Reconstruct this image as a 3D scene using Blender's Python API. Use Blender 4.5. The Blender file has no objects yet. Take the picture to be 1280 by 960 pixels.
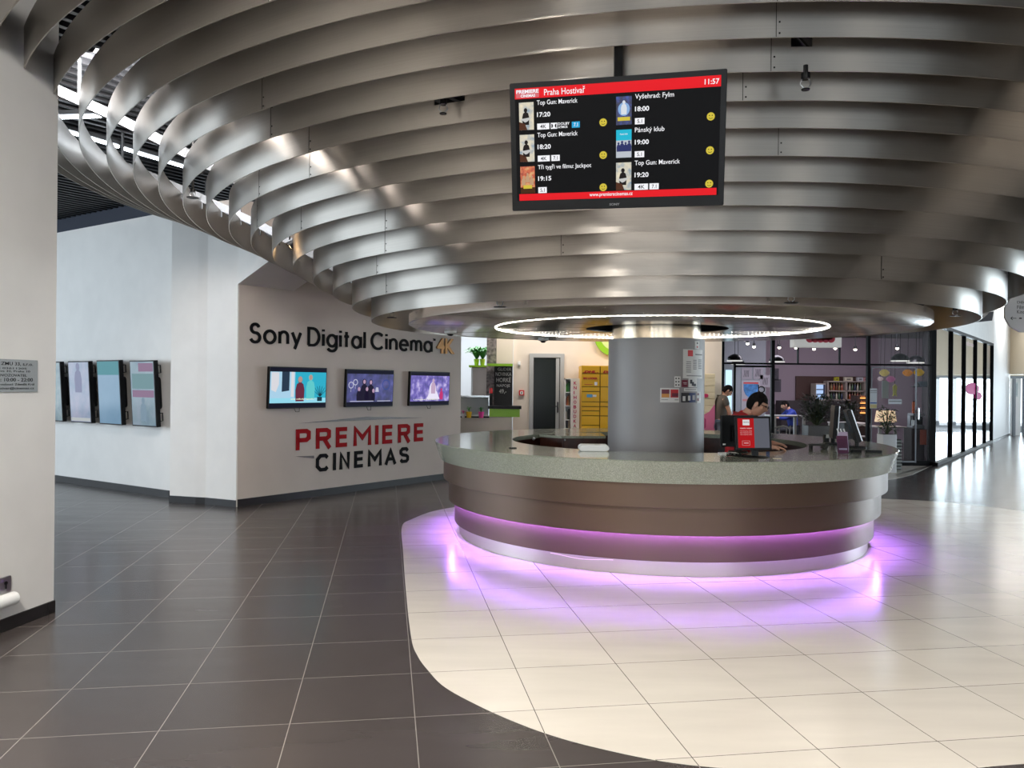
import bpy, bmesh, math, random
from mathutils import Vector, Matrix
random.seed(7)
S = bpy.context.scene
COL = S.collection
PI = math.pi
# ------------------------------------------------------------------ camera, world, exposure, main lights
EYE = 1.65
FPX = 1000.0
ROLL = 0.009
cd = bpy.data.cameras.new('camera'); cam = bpy.data.objects.new('camera', cd); COL.objects.link(cam)
cam.location = (0, 0, EYE)
cam.rotation_euler = (Matrix.Rotation(PI/2, 4, 'X') @ Matrix.Rotation(ROLL, 4, 'Z')).to_euler()
cd.sensor_width = 36.0; cd.lens = 36.0*FPX/1280; cd.clip_start = 0.05; cd.clip_end = 300
S.camera = cam
S.view_settings.view_transform = 'Standard'; S.view_settings.look = 'None'
S.view_settings.exposure = 0.0; S.view_settings.gamma = 1.0; S.view_settings.use_curve_mapping = False
S.cycles.max_bounces = 12; S.cycles.glossy_bounces = 6; S.cycles.diffuse_bounces = 4; S.cycles.transparent_max_bounces = 16
S.cycles.sample_clamp_indirect = 6.0
S.cycles.use_denoising = True
S.cycles.caustics_reflective = False
W = bpy.data.worlds.new('daylight'); S.world = W; W.use_nodes = True
bg = W.node_tree.nodes['Background']; bg.inputs[0].default_value = (0.78, 0.90, 1.0, 1); bg.inputs[1].default_value = 3.0

def lamp(name, loc, target, sx, sy, power, col=(1, 1, 1), spread=None):
    l = bpy.data.lights.new(name, 'AREA'); l.shape = 'RECTANGLE'; l.size = sx; l.size_y = sy
    l.energy = power; l.color = col
    if spread: l.spread = math.radians(spread)
    o = bpy.data.objects.new(name, l); COL.objects.link(o); o.location = loc
    o.rotation_euler = (Vector(target)-Vector(loc)).to_track_quat('-Z', 'Y').to_euler()
    return o
# daylight through the glazing, then ceiling lamps and added fill lamps
for x, w, e in ((-5.2, 1.6, 90), (-1.2, 1.0, 26), (2.4, 1.0, 28), (6.8, 1.6, 40)):
    lamp('window_light_back', (x, -7.6, 2.2), (x*0.4, 5, 1.6), w, 3.2, e, (1.0, 0.97, 0.93))  # daylight split into narrow panels so the metal bands reflect streaks
lamp('window_light_left', (-11.6, 8.0, 2.2), (-4, 9.5, 1.2), 6.0, 3.4, 300, (0.74, 0.87, 1.0))
lamp('window_light_corridor', (17.5, 15.0, 1.6), (9, 15.0, 0.6), 6.0, 3.0, 480, (0.74, 0.90, 1.0))
for x, y, e in ((-2.5, 1.3, 125), (1.65, 1.15, 80), (4.9, 1.5, 100), (-0.6, -2.6, 170), (3.4, -2.6, 130), (-3.4, -2.6, 190)):
    lamp('ceiling_light', (x, y, 4.2), (x, y+0.5, 0), 0.35, 2.6, e, (1.0, 0.95, 0.89), spread=118)
for x, y, tx, ty in ((-0.80, 2.25, 0.1, 4.0), (1.36, 2.1, 1.2, 4.1)):
    lamp('ceiling_spot_light', (x, y, 4.2), (tx, ty, 3.3), 0.3, 0.3, 26, (1.0, 0.97, 0.92), spread=130)
lamp('wall_fill_light', (-1.9, 1.2, 4.2), (-4.0, 3.4, 1.3), 0.5, 1.6, 230, (1.0, 0.97, 0.93), spread=140)  # unseen lamp, added to brighten the near left wall
for x in (0.6, 3.0):
    lamp('hall_fill_light', (x, 15.45, 3.3), (x, 16.3, 0.6), 1.8, 0.4, 38, (1.0, 0.92, 0.84))  # added lamps out of view behind the canopy, brightening the cream wall
lamp('room_fill_light', (15.5, 26.0, 4.4), (15.5, 26.0, 0), 3.0, 2.0, 300, (1.0, 0.95, 0.88))  # unseen lamp added to lift the beige bulkhead in the far room
lamp('ceiling_light_kiosk', (-1.2, 17.3, 3.6), (-1.2, 17.6, 0), 1.4, 1.0, 130, (0.95, 0.97, 1.0))
lamp('cinema_fill_light', (-2.9, 6.2, 4.15), (-1.6, 12.0, 1.3), 1.5, 0.6, 330, (1.0, 0.93, 0.88))  # unseen fill added for the grey cinema wall
for k in range(6):
    a = k*PI/3+0.3
    lamp('canopy_light', (1.64+4.3*math.cos(a), 9.12+4.3*math.sin(a), 4.62), (1.64+4.3*math.cos(a), 9.12+4.3*math.sin(a), 0), 1.2, 1.2, 90, (1.0, 0.97, 0.94))

# ------------------------------------------------------------------ helpers
def lin(c):
    return tuple((v/255/12.92 if v/255 <= 0.04045 else ((v/255+0.055)/1.055)**2.4) for v in c)
MATS = {}
def M(name, rgb=(128, 128, 128), rough=0.5, metal=0.0, emit=0.0, ecol=None, spec=0.5, noise=0.0, nscale=20.0, bump=0.0, coat=0.0):
    """procedural material: sRGB colour, slight noise variation, optional bump / emission"""
    if name in MATS: return MATS[name]
    m = bpy.data.materials.new(name); m.use_nodes = True
    nt = m.node_tree; b = nt.nodes['Principled BSDF']
    c = lin(rgb)
    b.inputs['Base Color'].default_value = (*c, 1); b.inputs['Roughness'].default_value = rough
    b.inputs['Metallic'].default_value = metal; b.inputs['Specular IOR Level'].default_value = spec
    b.inputs['Coat Weight'].default_value = coat
    if emit:
        b.inputs['Emission Color'].default_value = (*lin(ecol or rgb), 1); b.inputs['Emission Strength'].default_value = emit
    if noise or bump:
        tc = nt.nodes.new('ShaderNodeTexCoord'); n = nt.nodes.new('ShaderNodeTexNoise')
        n.inputs['Scale'].default_value = nscale; n.inputs['Detail'].default_value = 4
        nt.links.new(tc.outputs['Object'], n.inputs['Vector'])
        if noise:
            r = nt.nodes.new('ShaderNodeValToRGB'); r.color_ramp.elements[0].position = .3; r.color_ramp.elements[1].position = .7
            r.color_ramp.elements[0].color = (*[max(0, v*(1-noise)) for v in c], 1)
            r.color_ramp.elements[1].color = (*[min(1, v*(1+noise)) for v in c], 1)
            nt.links.new(n.outputs['Fac'], r.inputs['Fac']); nt.links.new(r.outputs['Color'], b.inputs['Base Color'])
        if bump:
            bp = nt.nodes.new('ShaderNodeBump'); bp.inputs['Strength'].default_value = bump; bp.inputs['Distance'].default_value = 0.01
            nt.links.new(n.outputs['Fac'], bp.inputs['Height']); nt.links.new(bp.outputs['Normal'], b.inputs['Normal'])
    MATS[name] = m
    return m
def glow(name, rgb, e=1.0):
    """light-giving screen / lamp surface"""
    return M(name, (6, 6, 6), 0.45, emit=e, ecol=rgb, spec=0.06)
def brushed(name, rgb, rough, aniso=0.75, streak=0.12, metal=1.0):
    """brushed sheet metal, grain running round the vertical axis"""
    if name in MATS: return MATS[name]
    m = bpy.data.materials.new(name); m.use_nodes = True; nt = m.node_tree; b = nt.nodes['Principled BSDF']
    b.inputs['Metallic'].default_value = metal; b.inputs['Anisotropic'].default_value = aniso; b.inputs['Anisotropic Rotation'].default_value = 0.25
    tg = nt.nodes.new('ShaderNodeTangent'); tg.direction_type = 'RADIAL'; tg.axis = 'Z'
    nt.links.new(tg.outputs[0], b.inputs['Tangent'])
    tc = nt.nodes.new('ShaderNodeTexCoord'); mp = nt.nodes.new('ShaderNodeMapping'); mp.inputs['Scale'].default_value = (1.2, 1.2, 260)
    n = nt.nodes.new('ShaderNodeTexNoise'); n.inputs['Scale'].default_value = 1.0; n.inputs['Detail'].default_value = 3
    nt.links.new(tc.outputs['Object'], mp.inputs['Vector']); nt.links.new(mp.outputs[0], n.inputs['Vector'])
    c = lin(rgb)
    r = nt.nodes.new('ShaderNodeValToRGB'); r.color_ramp.elements[0].color = (*[v*(1-streak) for v in c], 1)
    r.color_ramp.elements[1].color = (*[min(1, v*(1+streak)) for v in c], 1)
    nt.links.new(n.outputs['Fac'], r.inputs['Fac']); nt.links.new(r.outputs['Color'], b.inputs['Base Color'])
    mr = nt.nodes.new('ShaderNodeMapRange'); mr.inputs['To Min'].default_value = rough*0.85; mr.inputs['To Max'].default_value = rough*1.15
    nt.links.new(n.outputs['Fac'], mr.inputs['Value']); nt.links.new(mr.outputs[0], b.inputs['Roughness'])
    MATS[name] = m
    return m
def glass(name='clear_glass', tint=(1, 1, 1), ior=1.25):
    if name in MATS: return MATS[name]
    m = bpy.data.materials.new(name); m.use_nodes = True; nt = m.node_tree
    for n in list(nt.nodes):
        if n.type != 'OUTPUT_MATERIAL': nt.nodes.remove(n)
    out = [n for n in nt.nodes if n.type == 'OUTPUT_MATERIAL'][0]
    t = nt.nodes.new('ShaderNodeBsdfTransparent'); t.inputs[0].default_value = (*tint, 1)
    g = nt.nodes.new('ShaderNodeBsdfGlossy'); g.inputs['Roughness'].default_value = 0.02
    mx = nt.nodes.new('ShaderNodeMixShader'); fr = nt.nodes.new('ShaderNodeFresnel'); fr.inputs[0].default_value = ior
    ge = nt.nodes.new('ShaderNodeNewGeometry'); iv = nt.nodes.new('ShaderNodeMath'); iv.operation = 'SUBTRACT'; iv.inputs[0].default_value = 1; nt.links.new(ge.outputs['Backfacing'], iv.inputs[1])
    ml = nt.nodes.new('ShaderNodeMath'); ml.operation = 'MULTIPLY'; nt.links.new(fr.outputs[0], ml.inputs[0]); nt.links.new(iv.outputs[0], ml.inputs[1])
    nt.links.new(ml.outputs[0], mx.inputs[0]); nt.links.new(t.outputs[0], mx.inputs[1]); nt.links.new(g.outputs[0], mx.inputs[2])
    nt.links.new(mx.outputs[0], out.inputs[0])
    MATS[name] = m
    return m

class MB:
    """collects shapes, builds ONE mesh object"""
    def __init__(s): s.v = []; s.f = []; s.T = Matrix.Identity(4)
    def add(s, vs, fs):
        o = len(s.v); s.v += [tuple(s.T @ Vector(p)) for p in vs]; s.f += [tuple(i+o for i in f) for f in fs]; return s
    def box(s, c, d, rz=0, rx=0, ry=0):
        R = Matrix.Translation(c) @ Matrix.Rotation(rz, 4, 'Z') @ Matrix.Rotation(ry, 4, 'Y') @ Matrix.Rotation(rx, 4, 'X')
        vs = [tuple(R @ Vector((x*d[0]/2, y*d[1]/2, z*d[2]/2))) for x in (-1, 1) for y in (-1, 1) for z in (-1, 1)]
        return s.add(vs, [(0, 1, 3, 2), (4, 6, 7, 5), (0, 4, 5, 1), (2, 3, 7, 6), (0, 2, 6, 4), (1, 5, 7, 3)])
    def rbox(s, c, d, r, axis='y', n=4):
        """box with rounded corners seen along the axis"""
        pts = []
        a, b = {'y': (0, 2), 'z': (0, 1), 'x': (1, 2)}[axis]
        w, h = d[a]/2-r, d[b]/2-r
        for (sx, sy, a0) in ((1, 1, 0), (-1, 1, PI/2), (-1, -1, PI), (1, -1, 1.5*PI)):
            for k in range(n+1):
                t = a0+k*PI/2/n; pts.append((sx*w+r*math.cos(t), sy*h+r*math.sin(t)))
        e = {'y': 1, 'z': 2, 'x': 0}[axis]
        vs = []
        for q in (-d[e]/2, d[e]/2):
            for p in pts:
                v = [0, 0, 0]; v[a] = p[0]+c[a]; v[b] = p[1]+c[b]; v[e] = q+c[e]; vs.append(tuple(v))
        N = len(pts)
        fs = [tuple(range(N))[::-1], tuple(range(N, 2*N))]+[(i, (i+1) % N, N+(i+1) % N, N+i) for i in range(N)]
        return s.add(vs, fs)
    def prism(s, pts, z0, z1):
        N = len(pts)
        return s.add([(p[0], p[1], z0) for p in pts]+[(p[0], p[1], z1) for p in pts],
                     [tuple(range(N))[::-1], tuple(range(N, 2*N))]+[(i, (i+1) % N, N+(i+1) % N, N+i) for i in range(N)])
    def plate(s, pts, y0, y1):
        """polygon in x,z pushed along y"""
        N = len(pts)
        return s.add([(p[0], y0, p[1]) for p in pts]+[(p[0], y1, p[1]) for p in pts],
                     [tuple(range(N)), tuple(range(N, 2*N))[::-1]]+[(i, N+i, N+(i+1) % N, (i+1) % N) for i in range(N)])
    def disc(s, c, r, y0, y1, n=20, rz=None):
        return s.plate([(c[0]+r*math.cos(2*PI*k/n), c[1]+(rz or r)*math.sin(2*PI*k/n)) for k in range(n)], y0, y1)
    def lathe(s, prof, n=32, a0=0, a1=2*PI, c=(0, 0, 0), closed_prof=False):
        full = abs(a1-a0-2*PI) < 1e-6; m = n if full else n+1; k = len(prof)
        vs = [(c[0]+r*math.cos(a0+(a1-a0)*i/n), c[1]+r*math.sin(a0+(a1-a0)*i/n), c[2]+z) for i in range(m) for (r, z) in prof]
        fs = []
        for i in range(n):
            j = (i+1) % m
            for q in range(k if closed_prof else k-1):
                q2 = (q+1) % k
                fs.append((i*k+q, j*k+q, j*k+q2, i*k+q2))
        if closed_prof and not full:
            fs.append(tuple(range(k))); fs.append(tuple((m-1)*k+q for q in range(k))[::-1])
        return s.add(vs, fs)
    def tube(s, path, r, n=8):
        path = [Vector(p) for p in path]; rs = r if isinstance(r, (list, tuple)) else [r]*len(path)
        vs = []; up0 = None
        for i, p in enumerate(path):
            d = (path[min(i+1, len(path)-1)]-path[max(i-1, 0)]).normalized()
            ref = Vector((0, 0, 1)) if abs(d.z) < 0.95 else Vector((1, 0, 0))
            a = d.cross(ref).normalized() if up0 is None else (up0-d*up0.dot(d)).normalized()
            up0 = a; b = d.cross(a)
            vs += [tuple(p+rs[i]*(math.cos(2*PI*k/n)*a+math.sin(2*PI*k/n)*b)) for k in range(n)]
        fs = [(i*n+k, i*n+(k+1) % n, (i+1)*n+(k+1) % n, (i+1)*n+k) for i in range(len(path)-1) for k in range(n)]
        fs += [tuple(range(n))[::-1], tuple(range((len(path)-1)*n, len(path)*n))]
        return s.add(vs, fs)
    def ball(s, c, r, n=16, m=10, fn=None):
        rx, ry, rz = r if isinstance(r, (list, tuple)) else (r, r, r)
        vs = []
        for j in range(1, m):
            t = PI*j/m
            for i in range(n):
                p = 2*PI*i/n
                vs.append((c[0]+rx*math.sin(t)*math.cos(p), c[1]+ry*math.sin(t)*math.sin(p), c[2]+rz*math.cos(t)))
        vs += [(c[0], c[1], c[2]+rz), (c[0], c[1], c[2]-rz)]
        if fn: vs = [fn(v) for v in vs]
        T, B = len(vs)-2, len(vs)-1
        fs = [(j*n+i, (j+1)*n+i, (j+1)*n+(i+1) % n, j*n+(i+1) % n) for j in range(m-2) for i in range(n)]
        fs += [(T, i, (i+1) % n) for i in range(n)]+[(B, (m-2)*n+(i+1) % n, (m-2)*n+i) for i in range(n)]
        return s.add(vs, fs)
    def build(s, name, mat, parent=None, smooth=True, bevel=0, loc=None):
        me = bpy.data.meshes.new(name); me.from_pydata(s.v, [], s.f); me.update()
        bm = bmesh.new(); bm.from_mesh(me); bmesh.ops.recalc_face_normals(bm, faces=bm.faces); bm.to_mesh(me); bm.free()
        if smooth:
            me.polygons.foreach_set('use_smooth', [True]*len(me.polygons)); me.set_sharp_from_angle(angle=math.radians(35))
        me.materials.append(mat)
        o = bpy.data.objects.new(name, me); COL.objects.link(o)
        if parent: o.parent = parent
        if loc: o.location = loc
        if bevel:
            bv = o.modifiers.new('bevel', 'BEVEL'); bv.width = bevel; bv.segments = 2; bv.limit_method = 'ANGLE'
        return o
def tag(o, label, cat, group=None):
    o['label'] = label; o['category'] = cat
    if group: o['group'] = group
    return o
def thing(name, label, cat, loc=(0, 0, 0), rz=0, group=None, mtx=None):
    o = bpy.data.objects.new(name, None); COL.objects.link(o); o.empty_display_size = 0.1
    if mtx is not None: o.matrix_world = mtx
    else: o.location = loc; o.rotation_euler = (0, 0, rz)
    return tag(o, label, cat, group)
def struct(o): o['kind'] = 'structure'; return o
def dup(root, loc, rz=None, label=None):
    r = root.copy(); COL.objects.link(r); r.location = loc
    if rz is not None: r.rotation_euler = (0, 0, rz)
    if label: r['label'] = label
    for ch in list(root.children):
        c = ch.copy(); COL.objects.link(c); c.parent = r
        for g in list(ch.children):
            d = g.copy(); COL.objects.link(d); d.parent = c
    return r
def at(px, py, Y):
    """point at depth Y seen at a photo pixel"""
    dx, dy = px-640, py-480
    return Vector(((dx+ROLL*dy)*Y/FPX, Y, EYE-(dy-ROLL*dx)*Y/FPX))
def level(px, py, z):
    dy2 = (py-480)-ROLL*(px-640)
    return at(px, py, (EYE-z)*FPX/dy2)
def floor_at(px, py): return level(px, py, 0.0)
def axes(o, u, v):
    """matrix: local x = u (right), z = v (up), y = away from the viewer"""
    u = Vector(u).normalized(); v = Vector(v); v = (v-u*v.dot(u)).normalized(); w = v.cross(u)
    m = Matrix((u, w, v)).transposed().to_4x4(); m.translation = Vector(o)
    return m
TXT = {}
def lettering(name, s, mat, parent, x0, x1, z0, z1, y=0.0, depth=0.002, bold=0.0, shear=0.0, fit='both'):
    """text as a mesh in the local x,z plane facing -y, stretched into the box x0..x1, z0..z1 (cap height)"""
    key = (s, bold, shear)
    if key not in TXT:
        cu = bpy.data.curves.new('t', 'FONT'); cu.body = s; cu.extrude = 0.0; cu.offset = bold; cu.shear = shear; cu.resolution_u = 3
        o = bpy.data.objects.new('t', cu); COL.objects.link(o)
        dg = bpy.context.evaluated_depsgraph_get(); dg.update()
        me = bpy.data.meshes.new_from_object(o.evaluated_get(dg))
        TXT[key] = ([tuple(v.co) for v in me.vertices], [tuple(p.vertices) for p in me.polygons])
        bpy.data.objects.remove(o); bpy.data.curves.remove(cu); bpy.data.meshes.remove(me)
    vs, fs = TXT[key]
    if not vs: return None
    mnx = min(v[0] for v in vs); mxx = max(v[0] for v in vs); mny = min(v[1] for v in vs); mxy = max(v[1] for v in vs)
    sx = (x1-x0)/(mxx-mnx); sz = (z1-z0)/(mxy-mny)
    bm = bmesh.new()
    bv = [bm.verts.new((x0+(v[0]-mnx)*sx, y, z0+(v[1]-mny)*sz)) for v in vs]
    for f in fs:
        try: bm.faces.new([bv[i] for i in f])
        except ValueError: pass
    bmesh.ops.remove_doubles(bm, verts=bm.verts, dist=1e-6)
    if depth:
        r = bmesh.ops.extrude_face_region(bm, geom=list(bm.faces))
        bmesh.ops.translate(bm, verts=[e for e in r['geom'] if isinstance(e, bmesh.types.BMVert)], vec=(0, -depth, 0))
    bmesh.ops.recalc_face_normals(bm, faces=bm.faces)
    me = bpy.data.meshes.new(name); bm.to_mesh(me); bm.free(); me.materials.append(mat)
    o = bpy.data.objects.new(name, me); COL.objects.link(o)
    if parent: o.parent = parent
    return o
def skin(name, pts, edges, rad, mat, parent, sub=1, root=0, loc=None):
    me = bpy.data.meshes.new(name); me.from_pydata([tuple(p) for p in pts], edges, []); me.update()
    o = bpy.data.objects.new(name, me); COL.objects.link(o)
    o.modifiers.new('skin', 'SKIN')
    sv = me.skin_vertices[0].data
    for i, r in enumerate(rad): sv[i].radius = (r, r) if not isinstance(r, tuple) else r
    sv[root].use_root = True
    o.modifiers['skin'].use_smooth_shade = True
    if sub:
        s_ = o.modifiers.new('sub', 'SUBSURF'); s_.levels = sub; s_.render_levels = sub
    dg = bpy.context.evaluated_depsgraph_get(); dg.update()
    m2 = bpy.data.meshes.new_from_object(o.evaluated_get(dg))
    bpy.data.objects.remove(o); bpy.data.meshes.remove(me)
    m2.name = name; m2.materials.clear(); m2.materials.append(mat)
    o = bpy.data.objects.new(name, m2); COL.objects.link(o)
    if parent: o.parent = parent
    return o

# ------------------------------------------------------------------ shared materials
m_white = M('white_plaster', (226, 223, 218), 0.7, noise=0.03, nscale=3)
m_grey = M('warm_grey_plaster', (190, 179, 169), 0.7, noise=0.03, nscale=3)
m_cream = M('cream_plaster', (226, 214, 200), 0.7, noise=0.03, nscale=3)
m_base = M('dark_skirting_tile', (36, 34, 34), 0.4, noise=0.1, nscale=8, spec=0.25)
m_black = M('black_plastic', (13, 13, 14), 0.4, spec=0.2)
m_blackm = M('black_frame_paint', (11, 11, 13), 0.5, spec=0.12)
m_dark = M('dark_void', (22, 23, 26), 0.8)
m_steel = M('steel', (170, 172, 174), 0.3, 1.0)
m_beam = M('grey_beam_paint', (70, 74, 78), 0.45, 0.4)
m_alu = brushed('brushed_aluminium', (176, 169, 160), 0.38, 1.0)
m_disc = M('satin_steel_sheet', (204, 194, 184), 0.2, 0.75, noise=0.05, nscale=2)
m_glass = glass()
m_wood = M('dark_walnut', (62, 30, 20), 0.4, noise=0.35, nscale=14)
m_cloud = M('white_plastic', (235, 235, 232), 0.4)

def tiles(name, rgb, grout, rough, var):
    m = bpy.data.materials.new(name); m.use_nodes = True; nt = m.node_tree; b = nt.nodes['Principled BSDF']; L = nt.links
    tc = nt.nodes.new('ShaderNodeTexCoord'); mp = nt.nodes.new('ShaderNodeMapping'); mp.vector_type = 'POINT'
    yaw = math.atan2(156, FPX)
    mp.inputs['Rotation'].default_value = (0, 0, -yaw); mp.inputs['Location'].default_value = (-0.150, -0.378, 0)
    L.new(tc.outputs['Object'], mp.inputs['Vector'])
    br = nt.nodes.new('ShaderNodeTexBrick'); br.offset = 0; br.squash = 1
    br.inputs['Scale'].default_value = 1; br.inputs['Brick Width'].default_value = 0.6; br.inputs['Row Height'].default_value = 0.6
    br.inputs['Mortar Size'].default_value = 0.0022; br.inputs['Mortar Smooth'].default_value = 0.0; br.inputs['Bias'].default_value = 0
    c = lin(rgb)
    br.inputs['Color1'].default_value = (*[v*(1-var) for v in c], 1); br.inputs['Color2'].default_value = (*[v*(1+var) for v in c], 1)
    br.inputs['Mortar'].default_value = (*lin(grout), 1)
    L.new(mp.outputs[0], br.inputs['Vector'])
    n = nt.nodes.new('ShaderNodeTexNoise'); n.inputs['Scale'].default_value = 2.2; n.inputs['Detail'].default_value = 6
    mp2 = nt.nodes.new('ShaderNodeMapping'); mp2.inputs['Scale'].default_value = (0.5, 2.5, 1); mp2.inputs['Rotation'].default_value = (0, 0, -yaw)
    L.new(tc.outputs['Object'], mp2.inputs['Vector']); L.new(mp2.outputs[0], n.inputs['Vector'])
    mr = nt.nodes.new('ShaderNodeMapRange'); mr.inputs['To Min'].default_value = 0.86; mr.inputs['To Max'].default_value = 1.12
    L.new(n.outputs['Fac'], mr.inputs['Value'])
    mu = nt.nodes.new('ShaderNodeVectorMath'); mu.operation = 'SCALE'
    L.new(br.outputs['Color'], mu.inputs[0]); L.new(mr.outputs[0], mu.inputs['Scale']); L.new(mu.outputs[0], b.inputs['Base Color'])
    mr2 = nt.nodes.new('ShaderNodeMapRange'); mr2.inputs['To Min'].default_value = rough*0.85; mr2.inputs['To Max'].default_value = rough*1.25
    L.new(n.outputs['Fac'], mr2.inputs['Value']); L.new(mr2.outputs[0], b.inputs['Roughness'])
    return m
m_tile_d = tiles('anthracite_floor_tile', (66, 60, 58), (138, 132, 126), 0.24, 0.05)
m_tile_l = tiles('ivory_floor_tile', (216, 208, 195), (92, 86, 78), 0.20, 0.03)

# ------------------------------------------------------------------ the room: floor, ceiling, walls
struct(MB().box((3, 14, -0.05), (46, 48, 0.1)).build('floor', m_tile_d, smooth=False))
def smooth_loop(pts, n=6):
    out = []; N = len(pts)
    for i in range(N):
        p0, p1, p2, p3 = [Vector((*pts[(i+k) % N], 0)) for k in (-1, 0, 1, 2)]
        for k in range(n):
            t = k/n
            out.append(tuple((0.5*((2*p1)+(p2-p0)*t+(2*p0-5*p1+4*p2-p3)*t*t+(3*p1-p0-3*p2+p3)*t**3))[:2]))
    return out
inl = [floor_at(*p)[:2] for p in ((600, 630.5), (569, 634), (540, 639.5), (515, 649), (502.5, 658), (504, 692), (507.5, 740), (514, 797), (522, 820),
       (535, 838), (556, 859), (600, 883), (650, 905), (700, 922.5), (760, 938), (830, 952), (900, 960), (980, 966), (1060, 967.5), (1150, 965), (1240, 958))]
inl += [(3.1, 3.72), (4.3, 4.5), (5.5, 5.8), (6.5, 7.4), (7.0, 9.0)]
inl += [floor_at(*p)[:2] for p in ((1280, 640), (1220, 632), (1169, 627), (1120, 624.3), (1060, 622), (950, 620), (800, 622))]
struct(MB().prism(smooth_loop(inl), 0.0, 0.002).build('floor_inlay', m_tile_l, smooth=False))
inl2 = [floor_at(*p)[:2] for p in ((1168.5, 580), (1155, 587), (1140, 593.5), (1120, 598.5), (1085, 603), (1020, 604))]+[(4.2, 15.4), (5.6, 16.85), (8.85, 16.85)]
struct(MB().prism(inl2, 0.0, 0.002).build('floor_inlay.001', m_tile_l, smooth=False))
struct(MB().box((3, 14, 4.75), (46, 48, 0.1)).build('ceiling', m_dark, smooth=False))
eB = Vector((0.605, 0.796, 0)); nB = Vector((-0.796, 0.605, 0))
sl = MB()
for k in range(-60, 60):
    c = Vector((-6.0, 9.0, 4.31))+nB*(k*0.16)
    c = Vector((-1.0, 8.0, 4.31))+nB*(k*0.15)
    if abs(k) < 58: sl.box(c, (15.0, 0.05, 0.11), rz=math.atan2(eB.y, eB.x))
struct(sl.build('ceiling_slats', M('black_slat', (34, 36, 40), 0.5), smooth=False))

def wall(name, pts, z0, z1, th, mat, base=None, side=1):
    """vertical wall along a polyline; th is its thickness away from the room"""
    pts = [Vector((p[0], p[1], 0)) for p in pts]
    off = []
    for i, p in enumerate(pts):
        d = (pts[min(i+1, len(pts)-1)]-pts[max(i-1, 0)]).normalized(); off.append(p+Vector((-d.y, d.x, 0))*th*side)
    poly = [p[:2] for p in pts]+[p[:2] for p in off[::-1]]
    o = struct(MB().prism(poly, z0, z1).build(name, mat, smooth=False))
    if base:
        fr = []
        for i, p in enumerate(pts):
            d = (pts[min(i+1, len(pts)-1)]-pts[max(i-1, 0)]).normalized(); fr.append(p-Vector((-d.y, d.x, 0))*0.014*side)
        struct(MB().prism([p[:2] for p in fr]+[p[:2] for p in pts[::-1]], 0, base).build(name.replace('wall', 'baseboard'), m_base, smooth=False))
    return o
# near left wall block (ends at the corner beside the passage)
L0 = floor_at(67, 765); L1 = floor_at(0, 791); dL = (L0-L1).normalized(); Lb = L0-dL*14.0
wall('wall_left', (Lb, L0), 0, 4.7, 0.9, m_white, 0.085)
struct(MB().box((L0.x-0.45, L0.y+0.007, 0.0425), (0.93, 0.014, 0.085), rz=math.atan2(dL.y, dL.x)-PI/2).build('baseboard_left_end', m_base))
# passage wall with the portrait screens, pilaster, cinema wall
W0 = floor_at(212, 622); W1 = floor_at(67, 601); dA = (W1-W0).normalized()
C2 = floor_at(212, 627.5); C1 = floor_at(245, 629.6); C1b = floor_at(257, 630.2); C0 = floor_at(295, 634); B1 = floor_at(556, 599)
eB = (B1-C0).normalized(); nB = Vector((-eB.y, eB.x, 0))
WE = W0+dA*7.5
wall('wall_far_left', (WE, W0), 0, 4.05, 0.2, m_white, 0.1)
struct(MB().prism([tuple((WE+nB*0.1)[:2]), tuple((W0+nB*0.1)[:2]), tuple((W0+nB*0.3+eB*0.3)[:2]), tuple((WE+eB*0.4)[:2])], 4.05, 4.7).build('wall_far_left_gap_shade', M('navy_shadow_board', (38, 44, 58), 0.8)))  # navy board: shade of the gap above the wall, put into its colour
wall('wall_pilaster', (W0+eB*0.0, C2), 0, 4.05, 0.05, m_white, None)
wall('wall_pilaster_front', (C2, C1, C1b, C0), 0, 4.05, 0.25, m_white, 0.09)
BE = C0+eB*5.05
# the cinema wall ends where the photo shows its free edge (px 575)
tt = 0
for k in range(800):
    p = C0+eB*(k*0.01)
    if p.x*FPX/p.y+640 >= 576: tt = k*0.01; break
BE = C0+eB*tt
wall('wall_cinema', (C0+eB*0.02, BE), 0, 4.05, 0.3, m_grey, 0.1)
# bulkhead fin that runs on past the pilaster with a sloping lower edge
f0 = C0; f1 = C0-nB*0.72
fin = MB(); fv = [(f0.x, f0.y, 2.93), (f1.x, f1.y, 3.20), (f0.x, f0.y, 3.42)]
fin.add(fv+[(v[0]+eB.x*0.9, v[1]+eB.y*0.9, v[2]) for v in fv], [(0, 1, 2), (5, 4, 3), (0, 3, 4, 1), (1, 4, 5, 2), (2, 5, 3, 0)])
struct(fin.build('trim_1', m_white, smooth=False))
# far left glazing, back wall, right wall (outside the frame: they close the room and let the day in)
def glazed(name, a, b, z0, z1, n, mat=m_blackm):
    a = Vector((a[0], a[1], 0)); b = Vector((b[0], b[1], 0)); d = (b-a); L = d.length; rz = math.atan2(d.y, d.x); fr = MB()
    for k in range(n+1):
        p = a+d*(k/n); fr.box((p.x, p.y, (z0+z1)/2), (0.06, 0.08, z1-z0), rz=rz)
    c = (a+b)/2
    for z in (z0+0.03, z1-0.03): fr.box((c.x, c.y, z), (L, 0.08, 0.06), rz=rz)
    o = struct(fr.build(name, mat, smooth=False))
    struct(MB().box((c.x, c.y, (z0+z1)/2), (L, 0.01, z1-z0), rz=rz).build('glass_pane', m_glass, o, smooth=False))
    return o
glazed('window_1', (-12, 2), (-12, 17.5), 0, 4.0, 8)
wall('wall_left_header', ((-12, 2), (-12, 18)), 4.0, 4.7, 0.2, m_white, side=-1)
wall('wall_left_return', ((-12, 2.0), (-5.3, 2.0)), 0, 4.7, 0.2, m_white, side=-1)
glazed('window_2', (-6.5, -8), (9, -8), 0.3, 3.9, 9)
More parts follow.
